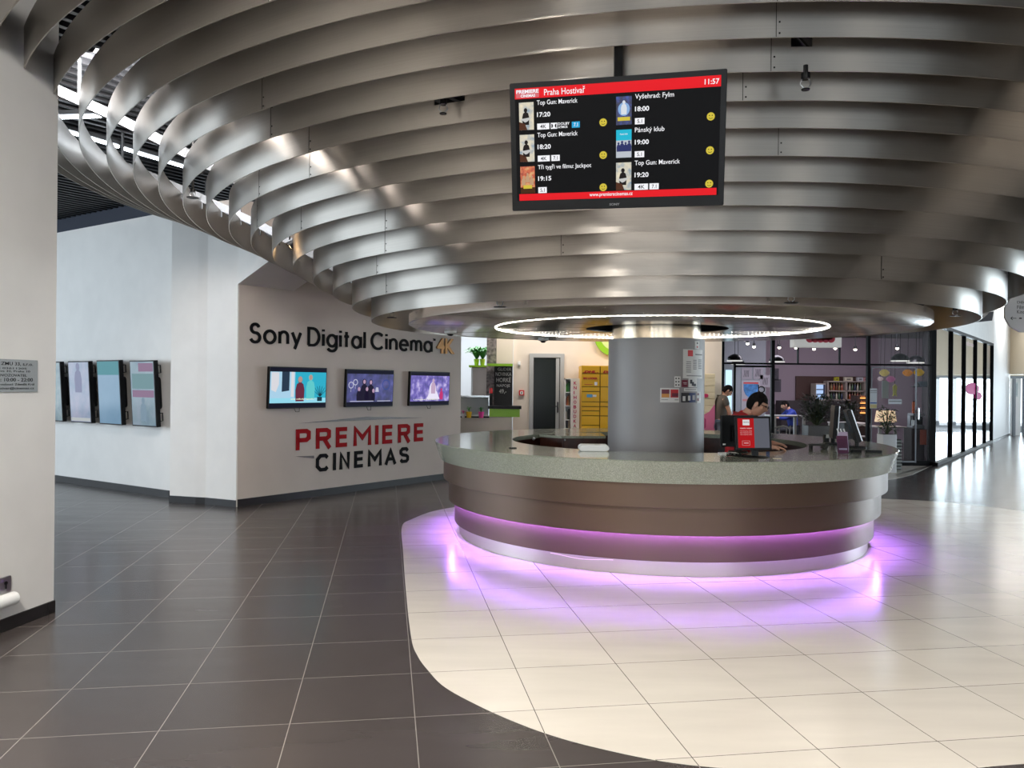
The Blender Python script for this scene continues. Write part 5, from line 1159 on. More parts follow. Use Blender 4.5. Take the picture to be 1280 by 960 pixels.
# bakery display, glowing orange
Ye = 21.0; bd = thing('bakery_display', 'glowing orange bakery display right of the shelf rack in the cafe', 'display', (X(1080, Ye), Ye, 0.0))
zz = [at(1080, y, Ye).z for y in (519, 494.5)]
MB().box((0, 0.2, zz[1]/2), (0.36, 0.4, zz[1])).build('cabinet', M('bakery_dark', (50, 36, 30), 0.5), bd, smooth=False)
for q in range(4): MB().box((0.03, -0.006, zz[0]+0.06+q*0.13), (0.26, 0.012, 0.035)).build('lit_shelf', glow('bakery_glow', (255, 176, 96), 1.5), bd, smooth=False)
for q in range(4):
    f = MB()
    for w in range(4): f.ball((-0.07+w*0.06, -0.03, zz[0]+0.10+q*0.13), (0.026, 0.02, 0.02), 8, 6)
    f.build('bread_row', M('bread', (160, 90, 44), 0.6), bd)
# pendant lamps
def pendant(px, py, Y, d, label):
    p = at(px, py, Y); t = thing('pendant_lamp', label, 'lamp', p, group='black dome pendants in the cafe'); r = d/2
    MB().lathe([(r, 0.0), (r*.96, r*.35), (r*.75, r*.62), (r*.4, r*.82), (0.02, r*.9), (0, r*.9)], 32).build('shade', M('pendant_black', (20, 20, 24), 0.3), t)
    MB().lathe([(r*1.02, -0.012), (r*1.02, 0.012), (r*.93, 0.012), (r*.93, -0.012)], 32, closed_prof=True).build('white_rim', glow('rim_glow', (240, 240, 236), 0.8), t)
    MB().lathe([(0, 0.02), (r*.9, 0.02)], 24).build('diffuser', glow('rim_glow', (240, 240, 236)), t)
    MB().tube([(0, 0, r*.88), (0, 0, 3.12-p.z)], 0.006, 6).build('cord', m_black, t)
pendant(918.5, 451, 19.6, 0.37, 'dome pendant lamp nearest the left end of the cafe front, upper of two')
pendant(922.5, 455.3, 22.0, 0.36, 'dome pendant lamp just behind and below the leftmost one in the cafe')
pendant(971, 452.2, 19.6, 0.37, 'dome pendant lamp behind the thick black mullion of the cafe front')
pendant(1125, 451.3, 18.6, 0.40, 'dome pendant lamp above the steel framed cafe door')
pendant(1145, 453.5, 21.0, 0.44, 'dome pendant lamp behind the right end of the cafe door')
for px, py, lab in ((934.5, 429.5, 'leftmost small ceiling spotlight in the cafe'), (942.5, 433.5, 'second small cafe spotlight from the left'), (974, 434.5, 'third small cafe spotlight from the left, right of the thick mullion'),
                    (995, 435, 'small cafe spotlight at the left end of the white sign'), (1017.5, 436.3, 'small cafe spotlight under the middle of the white sign'), (1044, 435.5, 'small cafe spotlight under the right end of the white sign'), (1069, 437, 'small cafe spotlight right of the white sign'), (1121.5, 435.5, 'small cafe spotlight above the door pendant')):
    p = at(px, py, 20.5); t = thing('spotlight', lab, 'lamp', p, group='ceiling spots in the cafe')
    MB().lathe([(0.035, 0), (0.035, 0.09), (0, 0.09)], 14).build('housing', m_black, t); MB().ball((0, 0, 0), (0.042, 0.042, 0.035), 12, 8).build('bulb', glow('spot_glow', (255, 246, 230), 5), t)
    if p.z+0.09 < 3.12: MB().tube([(0, 0, 0.08), (0, 0, 3.12-p.z)], 0.01, 6).build('stem', m_black, t)
# white cafe sign above the glass
p0, p1 = at(993, 424, YF-0.3), at(1052, 434, YF-0.3)
sgn = thing('cafe_sign', 'white box sign with a red scalloped logo above the cafe front', 'sign', ((p0.x+p1.x)/2, YF-0.3, 0)); zb_ = zf_(434, 1022, YF-0.3); sw = p1.x-p0.x
MB().box((0, 0.135, zb_+0.25), (sw, 0.27, 0.5)).build('box', M('sign_white', (226, 224, 220), 0.5, emit=0.25), sgn, smooth=False, bevel=0.006)
f = MB()
for k in range(5): f.disc((-0.14+k*0.11-0.03, zb_+0.18), 0.085, -0.006, 0.0, 18)
f.box((0.05, -0.003, zb_+0.22), (0.5, 0.006, 0.12)); f.build('red_logo', M('sign_red', (206, 60, 80), 0.5), sgn, smooth=False)
# pictures and mug poster on the cafe wall
for px, py, w, h, lab in ((933, 467, .28, .32, 'pencil sketch on the cafe wall above the mug poster, left'), (947.5, 466, .28, .36, 'pencil sketch on the cafe wall above the mug poster, middle'), (956.5, 476.5, .30, .34, 'pencil sketch on the cafe wall beside the mug poster'), (969, 468, .20, .36, 'dark framed picture on the cafe wall, upper of two by the mullion'), (971, 482, .24, .38, 'dark framed picture on the cafe wall, lower of two by the mullion')):
    Yp = 23.945 if px > 960 else 22.545; p = at(px, py, Yp); t = thing('picture', lab, 'picture', (p.x, Yp, p.z), group='pictures in the cafe')
    dark_ = px > 960
    MB().box((0, -0.01, 0), (w, 0.02, h)).build('sheet' if not dark_ else 'frame', M('picture_pale', (158, 150, 158), 0.6) if not dark_ else M('picture_frame', (76, 70, 80), 0.5), t, smooth=False)
    f = MB()
    for k in range(5): f.tube([(-w*.3+k*w*.12, -0.022, -h*.3), (-w*.2+k*w*.1, -0.022, 0.02*k), (-w*.25+k*w*.13, -0.022, h*.3)], 0.006, 5)
    f.build('drawing', M('graphite', (70, 66, 74), 0.7), t)
Yp = 22.525; p = at(938.5, 489, Yp); t = thing('mug_poster', 'large poster of a blue mug on the cafe wall behind the clerk', 'poster', (p.x, Yp, p.z))
MB().box((0, 0.010, -0.15), (0.52, 0.02, 0.9)).build('sheet', M('poster_sheet', (176, 168, 176), 0.6), t, smooth=False)
MB().plate([(-0.21, 0.20), (0.21, 0.20), (0.20, 0.02), (0.13, -0.12), (0.04, -0.17), (-0.06, -0.17), (-0.15, -0.10), (-0.20, 0.02)], -0.004, 0.0).build('mug', M('mug_blue', (60, 120, 180), 0.5, noise=0.5, nscale=9), t, smooth=False)
f = MB(); ringshape(f, 0.30, 0.05, 0.07, 0.10, -0.002); f.box((0.215, -0.003, 0.08), (0.03, 0.003, 0.2)); f.build('mug_handle', m_black, t, smooth=False); MB().box((0, -0.003, 0.23), (0.42, 0.003, 0.04)).build('mug_rim', M('alarm_red'), t, smooth=False); MB().box((0, -0.003, -0.25), (0.46, 0.003, 0.06)).build('caption_strip', M('caption_rose', (196, 130, 130), 0.5), t, smooth=False)
# citrus balloons
for px, py, c_, r_, lab in ((1105.5, 466, (222, 202, 120), .10, 'pale yellow lemon shaped decoration hanging in the cafe door'), (1134.5, 466, (232, 150, 50), .10, 'orange citrus decoration hanging in the cafe door'), (1148.5, 465.5, (228, 186, 40), .105, 'bright yellow lemon decoration hanging right of the cafe door'), (1113.5, 474, (190, 110, 160), .09, 'pink decoration hanging below the lemons'), (1100.5, 473.5, (226, 206, 210), .06, 'small whitish decoration below the pale lemon')):
    p = at(px, py, 18.2 if r_ > .08 else 18.6); t = thing('hanging_decoration', lab, 'decoration', p, group='hanging citrus decorations')
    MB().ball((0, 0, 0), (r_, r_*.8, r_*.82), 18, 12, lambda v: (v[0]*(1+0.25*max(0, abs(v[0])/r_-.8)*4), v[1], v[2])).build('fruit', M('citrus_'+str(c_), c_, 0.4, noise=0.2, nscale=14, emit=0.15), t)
    MB().tube([(0, 0, r_*.8), (0.01, 0, 3.12-p.z)], 0.004, 5).build('string', m_black, t)
# papers and things seen through the cafe door
def paper(px0, px1_, py0, py1, Y, label, mat, strips=(), name='poster', cat='poster'):
    a, b = at(px0, py0, Y), at(px1_, py1, Y); t = thing(name, label, cat, ((a.x+b.x)/2, Y, b.z)); w, h = b.x-a.x, a.z-b.z
    MB().box((0, 0, h/2), (w, 0.006, h)).build('sheet', mat, t, smooth=False)
    for va, vb, m in strips: MB().box((0, -0.0045, h*(1-(va+vb)/2)), (w*.92, 0.003, h*(vb-va))).build('print', m, t, smooth=False)
m_sky = M('print_blue', (50, 90, 170), 0.5)
paper(1087.5, 1096, 485.5, 510.5, YF-0.07, 'white poster with blue and yellow strips stuck to the cafe glass', M('poster_paper', (206, 210, 216), 0.5), ((0.1, .13, m_tx), (.2, .22, m_tx), (.70, .76, m_sky), (.8, .98, M('print_sand', (206, 190, 130), 0.5))))
paper(1110.5, 1127, 499, 505.2, YF-0.09, 'white paper strip stuck to the cafe door at eye level', M('poster_paper', (206, 210, 216)), ((.35, .5, m_tx),), 'notice', 'notice')
paper(1102.5, 1110.5, 476, 498, 19.5, 'pale hanging banner inside the cafe door', M('banner_pale', (170, 190, 194), 0.6), (), 'banner', 'banner')
p = at(1118.5, 488.5, 18.4); t = thing('paper_leaf', 'yellow green paper leaf hanging behind the cafe door', 'decoration', p)
MB().plate([(0, 0.16), (0.05, 0.10), (0.035, -0.05), (0.05, -0.13), (0, -0.09), (-0.05, -0.13), (-0.035, -0.05), (-0.05, 0.10)], -0.01, 0.01).build('leaf', M('leaf_yellow', (206, 206, 90), 0.5), t); MB().tube([(0, 0, .16), (0, 0, 3.12-p.z)], 0.004, 5).build('string', m_black, t)
p = at(1107, 516, 18.8); t = thing('table_lamp', 'glowing cream table lamp behind the cafe door', 'lamp', (p.x, 18.8, 0.74))
MB().lathe([(0.24, 0.10), (0.20, 0.36), (0.19, 0.36), (0.23, 0.10)], 24).build('shade', M('lamp_shade', (226, 196, 160), 0.6, emit=0.7), t); MB().lathe([(0, 0), (0.09, 0), (0.02, 0.03), (0.012, 0.22), (0, 0.22)], 16).build('base', m_black, t); MB().ball((0, 0, 0.22), 0.04, 10, 8).build('bulb', glow('spot_glow', (255, 246, 230)), t)
p = at(1154, 535.5, 17.5); t = thing('coffee_machine', 'silver coffee machine at the right end of the cafe', 'machine', (p.x-0.14, 17.55, p.z))
MB().rbox((0, 0, 0.03), (0.26, 0.25, 0.06), 0.02).rbox((0.0, 0.06, 0.17), (0.25, 0.12, 0.30), 0.02).rbox((0, -0.02, 0.30), (0.26, 0.25, 0.06), 0.02).build('body', m_steel, t, bevel=0.004); MB().box((0.02, -0.05, 0.17), (0.16, 0.10, 0.18)).build('dark_bay', m_black, t); MB().lathe([(0, .0), (.04, 0), (.04, .12), (0, .12)], 14, c=(-0.09, -0.08, 0.06)).build('jug', m_steel, t)
struct(MB().box((X(1154, 17.5)-0.14, 17.6, p.z/2), (0.28, 0.34, p.z)).build('trim_6', M('bar_front', (54, 44, 46)), smooth=False))
p = at(1150, 516, 18.1); t = thing('orange_canister', 'orange canister standing on the coffee machine', 'canister', (X(1154, 17.5)-0.14, 17.6, at(1154, 535.5, 17.5).z+0.33))
MB().lathe([(0, 0), (.05, 0), (.05, .22), (.04, .25), (0, .25)], 18).build('body', M('canister_orange', (206, 92, 40), 0.45), t); MB().lathe([(0, .27), (.03, .27), (.03, .245), (0, .245)], 14).build('lid', m_black, t)
paper(1150, 1158, 537, 556, 17.25, 'dark orange hanging strip low behind the cafe glass at right', M('strip_orange', (150, 60, 36), 0.5), (), 'banner', 'banner')
p = at(1151, 480, 17.7); t = thing('shelf_ornament', 'pale blue hat shaped ornament on the dark cafe wall above the coffee machine', 'ornament', p)
MB().box((0, 0.05, -0.06), (0.30, 0.16, 0.02)).build('bracket', m_beam, t); MB().rbox((0.03, 0, 0.0), (0.17, 0.12, 0.12), 0.04).build('crown', M('hat_blue', (120, 140, 160), 0.6), t, bevel=0.01); MB().ball((-0.1, 0, -0.02), (0.045, 0.05, 0.06), 12, 8).build('ball', M('hat_grey', (160, 160, 160), 0.6), t)
# cafe furniture
def cafe_chair(loc, rz, label):
    t = thing('cafe_chair', label, 'chair', loc, rz, 'pale cafe chairs'); m = M('chair_pale', (176, 170, 164), 0.5)
    MB().rbox((0, 0, 0.45), (0.42, 0.42, 0.03), 0.10, 'z').build('seat', m, t, bevel=0.004)
    for sx in (-1, 1):
        for sy in (-1, 1): MB().tube([(sx*.17, sy*.17, .44), (sx*.20, sy*.20, 0.0)], 0.016, 8).build('leg', m, t)
    f = MB(); f.tube([(.22*math.sin(a), .2*1.0*(math.cos(a)*0.95), .74-.06*abs(math.sin(a))) for a in [(-1.9+3.8*k/16) for k in range(17)]], 0.02, 8); f.build('back_rail', m, t)
    for a in (-1.1, -.4, .4, 1.1): MB().tube([(.2*math.sin(a), .19*math.cos(a), .46), (.22*math.sin(a), .195*math.cos(a), .74)], 0.011, 6).build('back_spindle', m, t)
cafe_chair((X(976, 18.6), 18.6, 0), PI, 'pale cafe chair with round back left of the white table, near the glass')
cafe_chair((X(1052, 18.9), 18.9, 0), PI+.3, 'pale cafe chair seen between the two edge-on monitors')
cafe_chair((X(1078, 19.4), 19.4, 0), PI-.4, 'pale cafe chair right of the leaning monitor, behind the glass')
def cafe_table(loc, w, d, label, h=0.75):
    t = thing('cafe_table', label, 'table', loc, group='white cafe tables'); m = M('table_white', (206, 202, 198), 0.4)
    MB().rbox((0, 0, h-0.015), (w, d, 0.03), 0.02, 'z').build('tabletop', m, t, bevel=0.003)
    for sx in (-1, 1):
        for sy in (-1, 1): MB().box((sx*(w/2-.05), sy*(d/2-.05), (h-.03)/2), (.06, .06, h-.03)).build('leg', m, t)
cafe_table((X(988, 19.2)-0.02, 19.5, 0), 0.8, 0.7, 'white cafe table left of the big plant, in front of the seated person', 0.95)
cafe_table((X(1086, 19.2), 20.3, 0), 0.8, 0.8, 'white cafe table behind the right mullion of the cafe front')
cafe_table((X(1110, 18.8), 18.8, 0), 0.7, 0.6, 'white cafe table carrying the glowing lamp', 0.74)
# leafy plants
def bush(loc, label, r, h, n, box, leafc=(30, 50, 30), pot_c=(84, 82, 82), lw=0.05):
    t = thing('potted_plant', label, 'plant', loc, group='plants at the cafe front'); w, d, bh_ = box
    MB().rbox((0, 0, bh_/2), (w, d, bh_), 0.015, 'z').build('planter', M('planter_'+str(pot_c), pot_c, 0.5), t, bevel=0.005); MB().box((0, 0, bh_-0.005), (w-.04, d-.04, .02)).build('soil', M('soil', (46, 34, 26), 0.9), t, smooth=False)
    f = MB(); st = MB()
    for k in range(n):
        a = random.uniform(0, 2*PI); q = r*math.sqrt(random.random()); z = bh_+h*random.uniform(.15, 1)
        b = Vector((q*math.cos(a), q*math.sin(a)*.6, z)); L = lw*random.uniform(1.4, 2.6); d_ = Vector((math.cos(a)*random.uniform(.4, 1), math.sin(a)*random.uniform(.4, 1), random.uniform(-.5, .7))).normalized(); s_ = d_.cross(Vector((0, 0, 1))).normalized()*lw*.4; up = d_.cross(s_).normalized()*0.006
        f.add([tuple(b), tuple(b+d_*L*.5+s_), tuple(b+d_*L), tuple(b+d_*L*.5-s_), tuple(b+d_*L*.5+up)], [(0, 1, 4), (1, 2, 4), (2, 3, 4), (3, 0, 4), (0, 3, 2, 1)])
        if k % 6 == 0: st.tube([(0, 0, bh_-.02), (b.x*.5, b.y*.5, bh_+(z-bh_)*.6), tuple(b)], 0.006, 5)
    f.build('foliage', M('bush_'+str(leafc), leafc, 0.5, noise=0.35, nscale=12), t, smooth=False); st.build('stem', M('plant_stem', (60, 70, 40), 0.6), t)
bush((X(1021, 17.6), 17.6, 0), 'large dark leafy plant in a grey planter behind the cafe glass', 0.38, 0.66, 620, (0.50, 0.40, 0.80))
bush((X(1061, 17.9), 17.9, 0), 'dark leafy plant right of the large one, behind the monitors', 0.24, 0.5, 260, (0.30, 0.3, 0.85))
bush((X(1109, 15.6), 15.6, 0), 'green plant with pointed leaves in a white square planter outside the cafe door', 0.16, 0.52, 110, (0.27, 0.27, at(1109, 543, 15.5).z), (46, 80, 46), (226, 226, 226), 0.05)
p = at(1123.5, 549, 16.0); t = thing('slatted_planter', 'low grey slatted box right of the white planter', 'box', (X(1122, 16.0), 16.1, 0))
f = MB().box((0, 0.02, p.z/2), (0.18, 0.2, p.z-0.01)); f.build('core', M('slat_core', (60, 62, 60), 0.6), t, smooth=False)
f = MB()
for k in range(9): f.box((0, -0.09, 0.04+k*(p.z-0.05)/8.5), (0.20, 0.02, 0.035))
f.build('slats', M('slat_grey', (140, 144, 140), 0.5), t, smooth=False)

# ------------------------------------------------------------------ glass corridor wall at right, bright hall beyond
g0 = Vector((8.93, 16.85, 0)); dg_ = (floor_at(1262, 540)-floor_at(1169, 576.5)).normalized()
def on_g(px):
    d = Vector(((px-640)/FPX, 1, 0)); n = Vector((-dg_.y, dg_.x, 0)); t_ = g0.dot(n)/d.dot(n); return d*t_
gw = thing('window_4', 'tall black framed glass wall right of the cafe', 'window', (0, 0, 0)); struct(gw)
rz = math.atan2(dg_.y, dg_.x); fr = MB(); gz = 3.0
ge = on_g(1239.5); a_ = g0
for px in (1188, 1204.3, 1218.5, 1230.7, 1239.4):
    q = on_g(px); fr.box((q.x, q.y, gz/2), (0.05, 0.10, gz), rz=rz)
c = (g0+ge)/2; L = (ge-g0).length
for z in (0.04, gz-0.03): fr.box((c.x, c.y, z), (L, 0.10, 0.07), rz=rz)
fr.build('frame', m_blackm, gw, smooth=False)
MB().box((c.x, c.y, gz/2), (L, 0.01, gz), rz=rz).build('glass_pane', m_glass, gw, smooth=False)
q = on_g(1215); n_ = Vector((-dg_.y, dg_.x, 0)); st_ = thing('window_sticker', 'pink double blob sticker on the tall glass wall', 'sticker', mtx=axes((0, 0, 0), dg_, (0, 0, 1)))
iv = axes((0, 0, 0), dg_, (0, 0, 1)).inverted(); m_st = M('sticker_pink', (170, 22, 104), 0.6, spec=0.1)
def gpt(px, py):
    d = at(px, py, 1.0)-Vector((0, 0, EYE)); o = Vector((0, 0, EYE)); t_ = (g0-o).dot(n_)/d.dot(n_); return iv @ (o+d*t_)
ca, cb2 = gpt(1215, 486), gpt(1222, 495)
f = MB().disc((ca.x, ca.z), (gpt(1224, 486)-gpt(1207, 486)).length/2, ca.y-0.02, ca.y-0.008, 24, 0.155); f.disc((cb2.x, cb2.z), (gpt(1226, 494)-gpt(1217, 494)).length/2, ca.y-0.02, ca.y-0.008, 24, 0.11); f.build('blob', m_st, st_, smooth=False)
lt_ = MB(); a1, a2 = gpt(1206, 425), gpt(1216, 434)
lettering('pale_lettering', 'mánes', M('pale_rose', (200, 176, 172), 0.6), st_, a1.x, a2.x, a2.z, a1.z, ca.y-0.01, 0.002, 0.02)
wl = on_g(1262.5)
wall('wall_corridor', (ge, wl), 0, 4.7, 0.2, M('corridor_white', (226, 228, 228), 0.6), 0.06)
struct(MB().box((c.x, c.y+0.1, 3.85), (L, 0.2, 1.7), rz=rz).build('wall_corridor_header', m_white, smooth=False))
# room behind the glass wall: beige bulkhead over a fully glazed facade
YG = 31.0
struct(MB().box((18.0, YG, 3.4), (13, 0.3, 2*(3.4-at(1200, 469.5, YG).z))).build('wall_facade_header', M('beige_board', (196, 186, 168), 0.7), smooth=False))
struct(MB().box((18.0, YG, 0.1), (13, 0.3, 0.2)).build('wall_facade_sill', M('sill_grey', (150, 156, 162), 0.6), smooth=False))
fo = MB()
for px in (1172, 1193, 1235, 1262): fo.box((X(px, YG), YG, 1.1), (0.09, 0.12, 2.2))
fo.box((18.0, YG, at(1200, 471, YG).z), (13, 0.14, 0.10)); o = struct(fo.build('window_5', M('facade_grey', (120, 128, 136), 0.5), smooth=False))
struct(MB().box((18.0, YG+0.02, 1.1), (13, 0.01, 2.0)).build('glass_pane', m_glass, o, smooth=False))
lamp('facade_light', (17.5, YG-0.4, 1.15), (17.5, 22, 0.2), 9.0, 1.7, 900, (0.74, 0.90, 1.0))
# right end: bulkhead, door frames
YE = 28.0
struct(MB().box((X(1285, YE)+0.85, YE, 3.6), (2.6, 1.2, 2*(3.6-at(1272, 468, YE).z))).build('wall_corridor_bulkhead', M('beige_board', (196, 186, 168)), smooth=False))
f = MB().box((X(1263, YE), YE-0.2, 1.0), (0.07, 0.1, 2.0)).box((X(1276, YE), YE-0.2, 1.0), (0.10, 0.1, 2.0)); struct(f.build('door_4', M('facade_grey', (120, 128, 136)), smooth=False))
struct(MB().box((X(1269.5, YE+.3), YE+.3, 1.0), (0.34, 0.06, 2.0)).build('wall_corridor_end', M('corridor_white', (226, 228, 228)), smooth=False))
paper(1267, 1272, 478, 496, YE+0.266, 'pale framed notice on the white wall at the right end of the corridor', M('notice_pale', (196, 206, 208), 0.5), ((.1, .9, M('notice_pale2', (170, 184, 188), 0.5)),), 'notice', 'notice')
# hanging direction sign
Yh = 9.0; p = at(1282, 391, Yh); hs = thing('hanging_sign', 'white rounded direction sign with arrow hanging at the right edge', 'sign', p)
r_ = p.x-at(1254.5, 391, Yh).x
MB().plate([(r_*math.cos(2*PI*k/12+PI/12), 0.92*r_*math.sin(2*PI*k/12+PI/12)) for k in range(12)], -0.015, 0.015).build('panel', M('sign_panel', (214, 214, 214), 0.5), hs, smooth=False)
MB().tube([(0, 0, r_*.85), (0, 0, 4.3-p.z)], 0.006, 6).build('hanger_rod', m_steel, hs)
def hx(px): return at(px, 391, Yh).x-p.x
for k, (w_s, pr_) in enumerate((('Dětský', 1288), ('Film', 1279.5), ('Kino', 1280))):
    zc = at(1272, 378.3+k*5.8, Yh).z-p.z; lettering('lettering', w_s, m_sign, hs, hx(1270.2), hx(pr_), zc-0.02, zc+0.02, -0.015, 0.001, 0.0)
za = at(1270, 398, Yh).z-p.z; f = MB().box((hx(1266), -0.016, za), (0.06, 0.002, 0.006)).box((hx(1263.5), -0.016, za+.009), (0.028, 0.002, 0.006), ry=-.7).box((hx(1263.5), -0.016, za-.009), (0.028, 0.002, 0.006), ry=.7)
f.rbox((hx(1274.5), -0.016, za), (0.03, 0.002, 0.014), 0.004); f.build('arrow', m_sign, hs, smooth=False)
# grey loudspeaker wedge under the right edge of the canopy
p = at(1224, 400, 8.6); lsp = thing('loudspeaker', 'grey wedge loudspeaker hanging below the right rim of the canopy', 'speaker', p, 0.3)
MB().add([(-0.09, -.08, -.03), (.09, -.08, -.01), (.11, -.08, .09), (.06, -.08, .08), (-0.09, .08, -.03), (.09, .08, -.01), (.11, .08, .09), (.06, .08, .08)], [(0, 1, 2, 3), (7, 6, 5, 4), (0, 4, 5, 1), (1, 5, 6, 2), (2, 6, 7, 3), (3, 7, 4, 0)]).build('body', M('speaker_grey', (96, 98, 104), 0.5), lsp, smooth=False)
MB().tube([(.09, 0, .08), (.09, 0, 4.3-p.z)], 0.006, 6).build('hanger_rod', m_black, lsp)

# ------------------------------------------------------------------ people
m_skin = M('skin', (206, 154, 128), 0.5); m_hair = M('dark_hair', (20, 16, 15), 0.8, spec=0.1, noise=0.3, nscale=60, bump=0.4)
def head_mb(c, fwd, up, s=1.0):
    """head: skull, brow, nose, lips, chin and ears in one surface set; fwd = gaze"""
    fwd = Vector(fwd).normalized(); up = Vector(up); up = (up-fwd*up.dot(fwd)).normalized(); r = fwd.cross(up)
    T = Matrix((r, fwd, up)).transposed().to_4x4(); T.translation = Vector(c)
    def g(a, b, w): return math.exp(-((a-b)/w)**2)
    def fn(v):
        x, y, z = v
        if z < 0: x *= 1-0.30*min(1, -z/0.115)**1.6; y *= 1-0.10*min(1, -z/0.115)
        if y > 0:
            fx = g(x, 0, .016); y += 0.022*fx*g(z, -.022, .018)+0.010*fx*g(z, .0, .02); y -= 0.008*(g(x, .033, .014)+g(x, -.033, .014))*g(z, .012, .013)
            y += 0.006*g(z, .033, .012)*g(x, 0, .05); y += 0.008*g(x, 0, .026)*g(z, -.062, .012); y -= .004*g(z, -.062, .003)*g(x, 0, .025); y += 0.012*g(x, 0, .025)*g(z, -.10, .02)
        else: y *= 1.06
        return (x*s, y*s, z*s)
    mb = MB(); mb.T = T; mb.ball((0, 0, 0), (.076, .096, .118), 40, 28, fn)
    for sx in (-1, 1):
        mb.ball((sx*.078*s, -.008*s, -.005*s), (.012*s, .020*s, .033*s), 10, 8)
    return mb, T
def limb(p, q, k): return [Vector(p).lerp(Vector(q), t) for t in k]
def hand_nodes(wr, dr, nm, spread=1):
    """palm + five bent fingers from wrist wr, pointing along dr, palm normal nm (fingers curl towards nm)"""
    dr = Vector(dr).normalized(); nm = Vector(nm); nm = (nm-dr*nm.dot(dr)).normalized(); sd = dr.cross(nm)
    wr = Vector(wr); pts = [wr, wr+dr*.05, wr+dr*.085]; rad = [.022, (.034, .018), (.036, .015)]; ed = [(0, 1), (1, 2)]
    for k, ln in enumerate((.066, .075, .070, .055)):
        o = (k-1.5)*.019; b = len(pts); base = wr+dr*.09+sd*o
        pts += [base, base+dr*ln*.5+nm*.008, base+dr*ln*.85+nm*.028]; rad += [.0095, .0088, .0072]; ed += [(2, b), (b, b+1), (b+1, b+2)]
    b = len(pts); base = wr+dr*.035+sd*(-.034*spread)
    pts += [base, base+dr*.028-sd*.018*spread+nm*.01, base+dr*.052-sd*.02*spread+nm*.02]; rad += [.013, .011, .009]; ed += [(1, b), (b, b+1), (b+1, b+2)]
    return pts, rad, ed
def person(label, J, shirt, trousers, hair=True, glasses=False, gaze=(0, 1, 0), headup=(0, 0, 1), shirt_sleeve='short', hands=True, hairmat=None, loc=(0, 0, 0)):
    t = thing('person', label, 'person', (J['pelvis'][0], J['pelvis'][1], 0))
    off = Vector((J['pelvis'][0], J['pelvis'][1], 0)); J = {k: Vector(v)-off for k, v in J.items()}
    pts = [J['pelvis'], J['pelvis'].lerp(J['chest'], .5), J['chest'], J['neck'], J['neck'].lerp(J['head'], .55)]; rad = [.09, .08, .075, .056, .055]; ed = [(0, 1), (1, 2), (2, 3), (3, 4)]
    def chain(frm, ps, rs):
        pr = frm
        for p_, r_2 in zip(ps, rs): pts.append(Vector(p_)); rad.append(r_2); ed.append((pr, len(pts)-1)); pr = len(pts)-1
        return pr
    for s_ in 'rl':
        w = chain(2, [J['sh'+s_], J['sh'+s_].lerp(J['el'+s_], .5), J['el'+s_], J['el'+s_].lerp(J['wr'+s_], .4), J['wr'+s_]], [.046, .050, .042, .041, .028])
        if hands:
            hp, hr, he = hand_nodes(J['wr'+s_], J['hd'+s_]-J['wr'+s_], (0, 0, -1), 1 if s_ == 'r' else -1); b = len(pts)
            pts += hp[1:]; rad += hr[1:]
            for i, j in he: ed.append((w if i == 0 else b+i-1, b+j-1))
        chain(0, [J['hp'+s_], J['hp'+s_].lerp(J['kn'+s_], .5), J['kn'+s_], J['kn'+s_].lerp(J['an'+s_], .35), J['an'+s_], J['to'+s_]], [.095, .080, .060, .058, .040, .038])
    body = skin('body', pts, ed, rad, m_skin, t, 1)
    hm, T = head_mb(J['head'], gaze, headup)
    # join head into the body mesh
    bm = bmesh.new(); bm.from_mesh(body.data); me = bpy.data.meshes.new('h'); me.from_pydata(hm.v, [], hm.f); me.polygons.foreach_set('use_smooth', [True]*len(me.polygons)); bm.from_mesh(me); bmesh.ops.recalc_face_normals(bm, faces=bm.faces); bm.to_mesh(body.data); bm.free(); bpy.data.meshes.remove(me)
    body.data.polygons.foreach_set('use_smooth', [True]*len(body.data.polygons))
    hb = MB(); hb.T = T
    def hfn(v):
        x, y, z = v
        lim = 0.045 if y > 0.03 else (-0.01 if y > -0.03 else -0.075)
        return (x, y, max(z, lim+random.uniform(-.004, .004)))
    hb.ball((0, -.008, .008), (.083, .102, .120), 36, 26, hfn); hb.build('hair', hairmat or m_hair, t)
    eb = MB(); eb.T = T
    for sx in (-1, 1): eb.ball((sx*.032, .084, .012), (.013, .010, .009), 10, 8)
    eb.build('eyes', M('eye_dark', (40, 30, 28), 0.2), t)
    if glasses:
        gl = MB(); gl.T = T
        for sx in (-1, 1):
            gl.tube([(sx*.034+.024*math.cos(a), .108, .010+.018*math.sin(a)) for a in [2*PI*k/14 for k in range(15)]], 0.0028, 6); gl.tube([(sx*.058, .106, .014), (sx*.080, .06, .016), (sx*.082, -.01, .012)], 0.0028, 6)
        gl.tube([(-.011, .11, .012), (.011, .11, .012)], .0028, 6); gl.build('glasses', m_black, t)
    # shirt
    sp = [J['pelvis']+Vector((0, 0, -.07)), J['pelvis'].lerp(J['chest'], .5), J['chest'], J['chest'].lerp(J['neck'], .55), J['neck'].lerp(J['head'], .10)]; sr = [.150, .142, .148, .120, .074]; se = [(0, 1), (1, 2), (2, 3), (3, 4)]
    for s_ in 'rl':
        b = len(sp); k = .62 if shirt_sleeve == 'short' else 1.0
        sp += [J['sh'+s_], J['sh'+s_].lerp(J['el'+s_], k)]; sr += [.080, .066]; se += [(2, b), (b, b+1)]
        if shirt_sleeve == 'long': sp.append(J['el'+s_].lerp(J['wr'+s_], .9)); sr.append(.045); se.append((b+1, b+2))
    skin('shirt', sp, se, sr, shirt, t, 1)
    tp = [J['pelvis']]; tr_ = [.138]; te = []
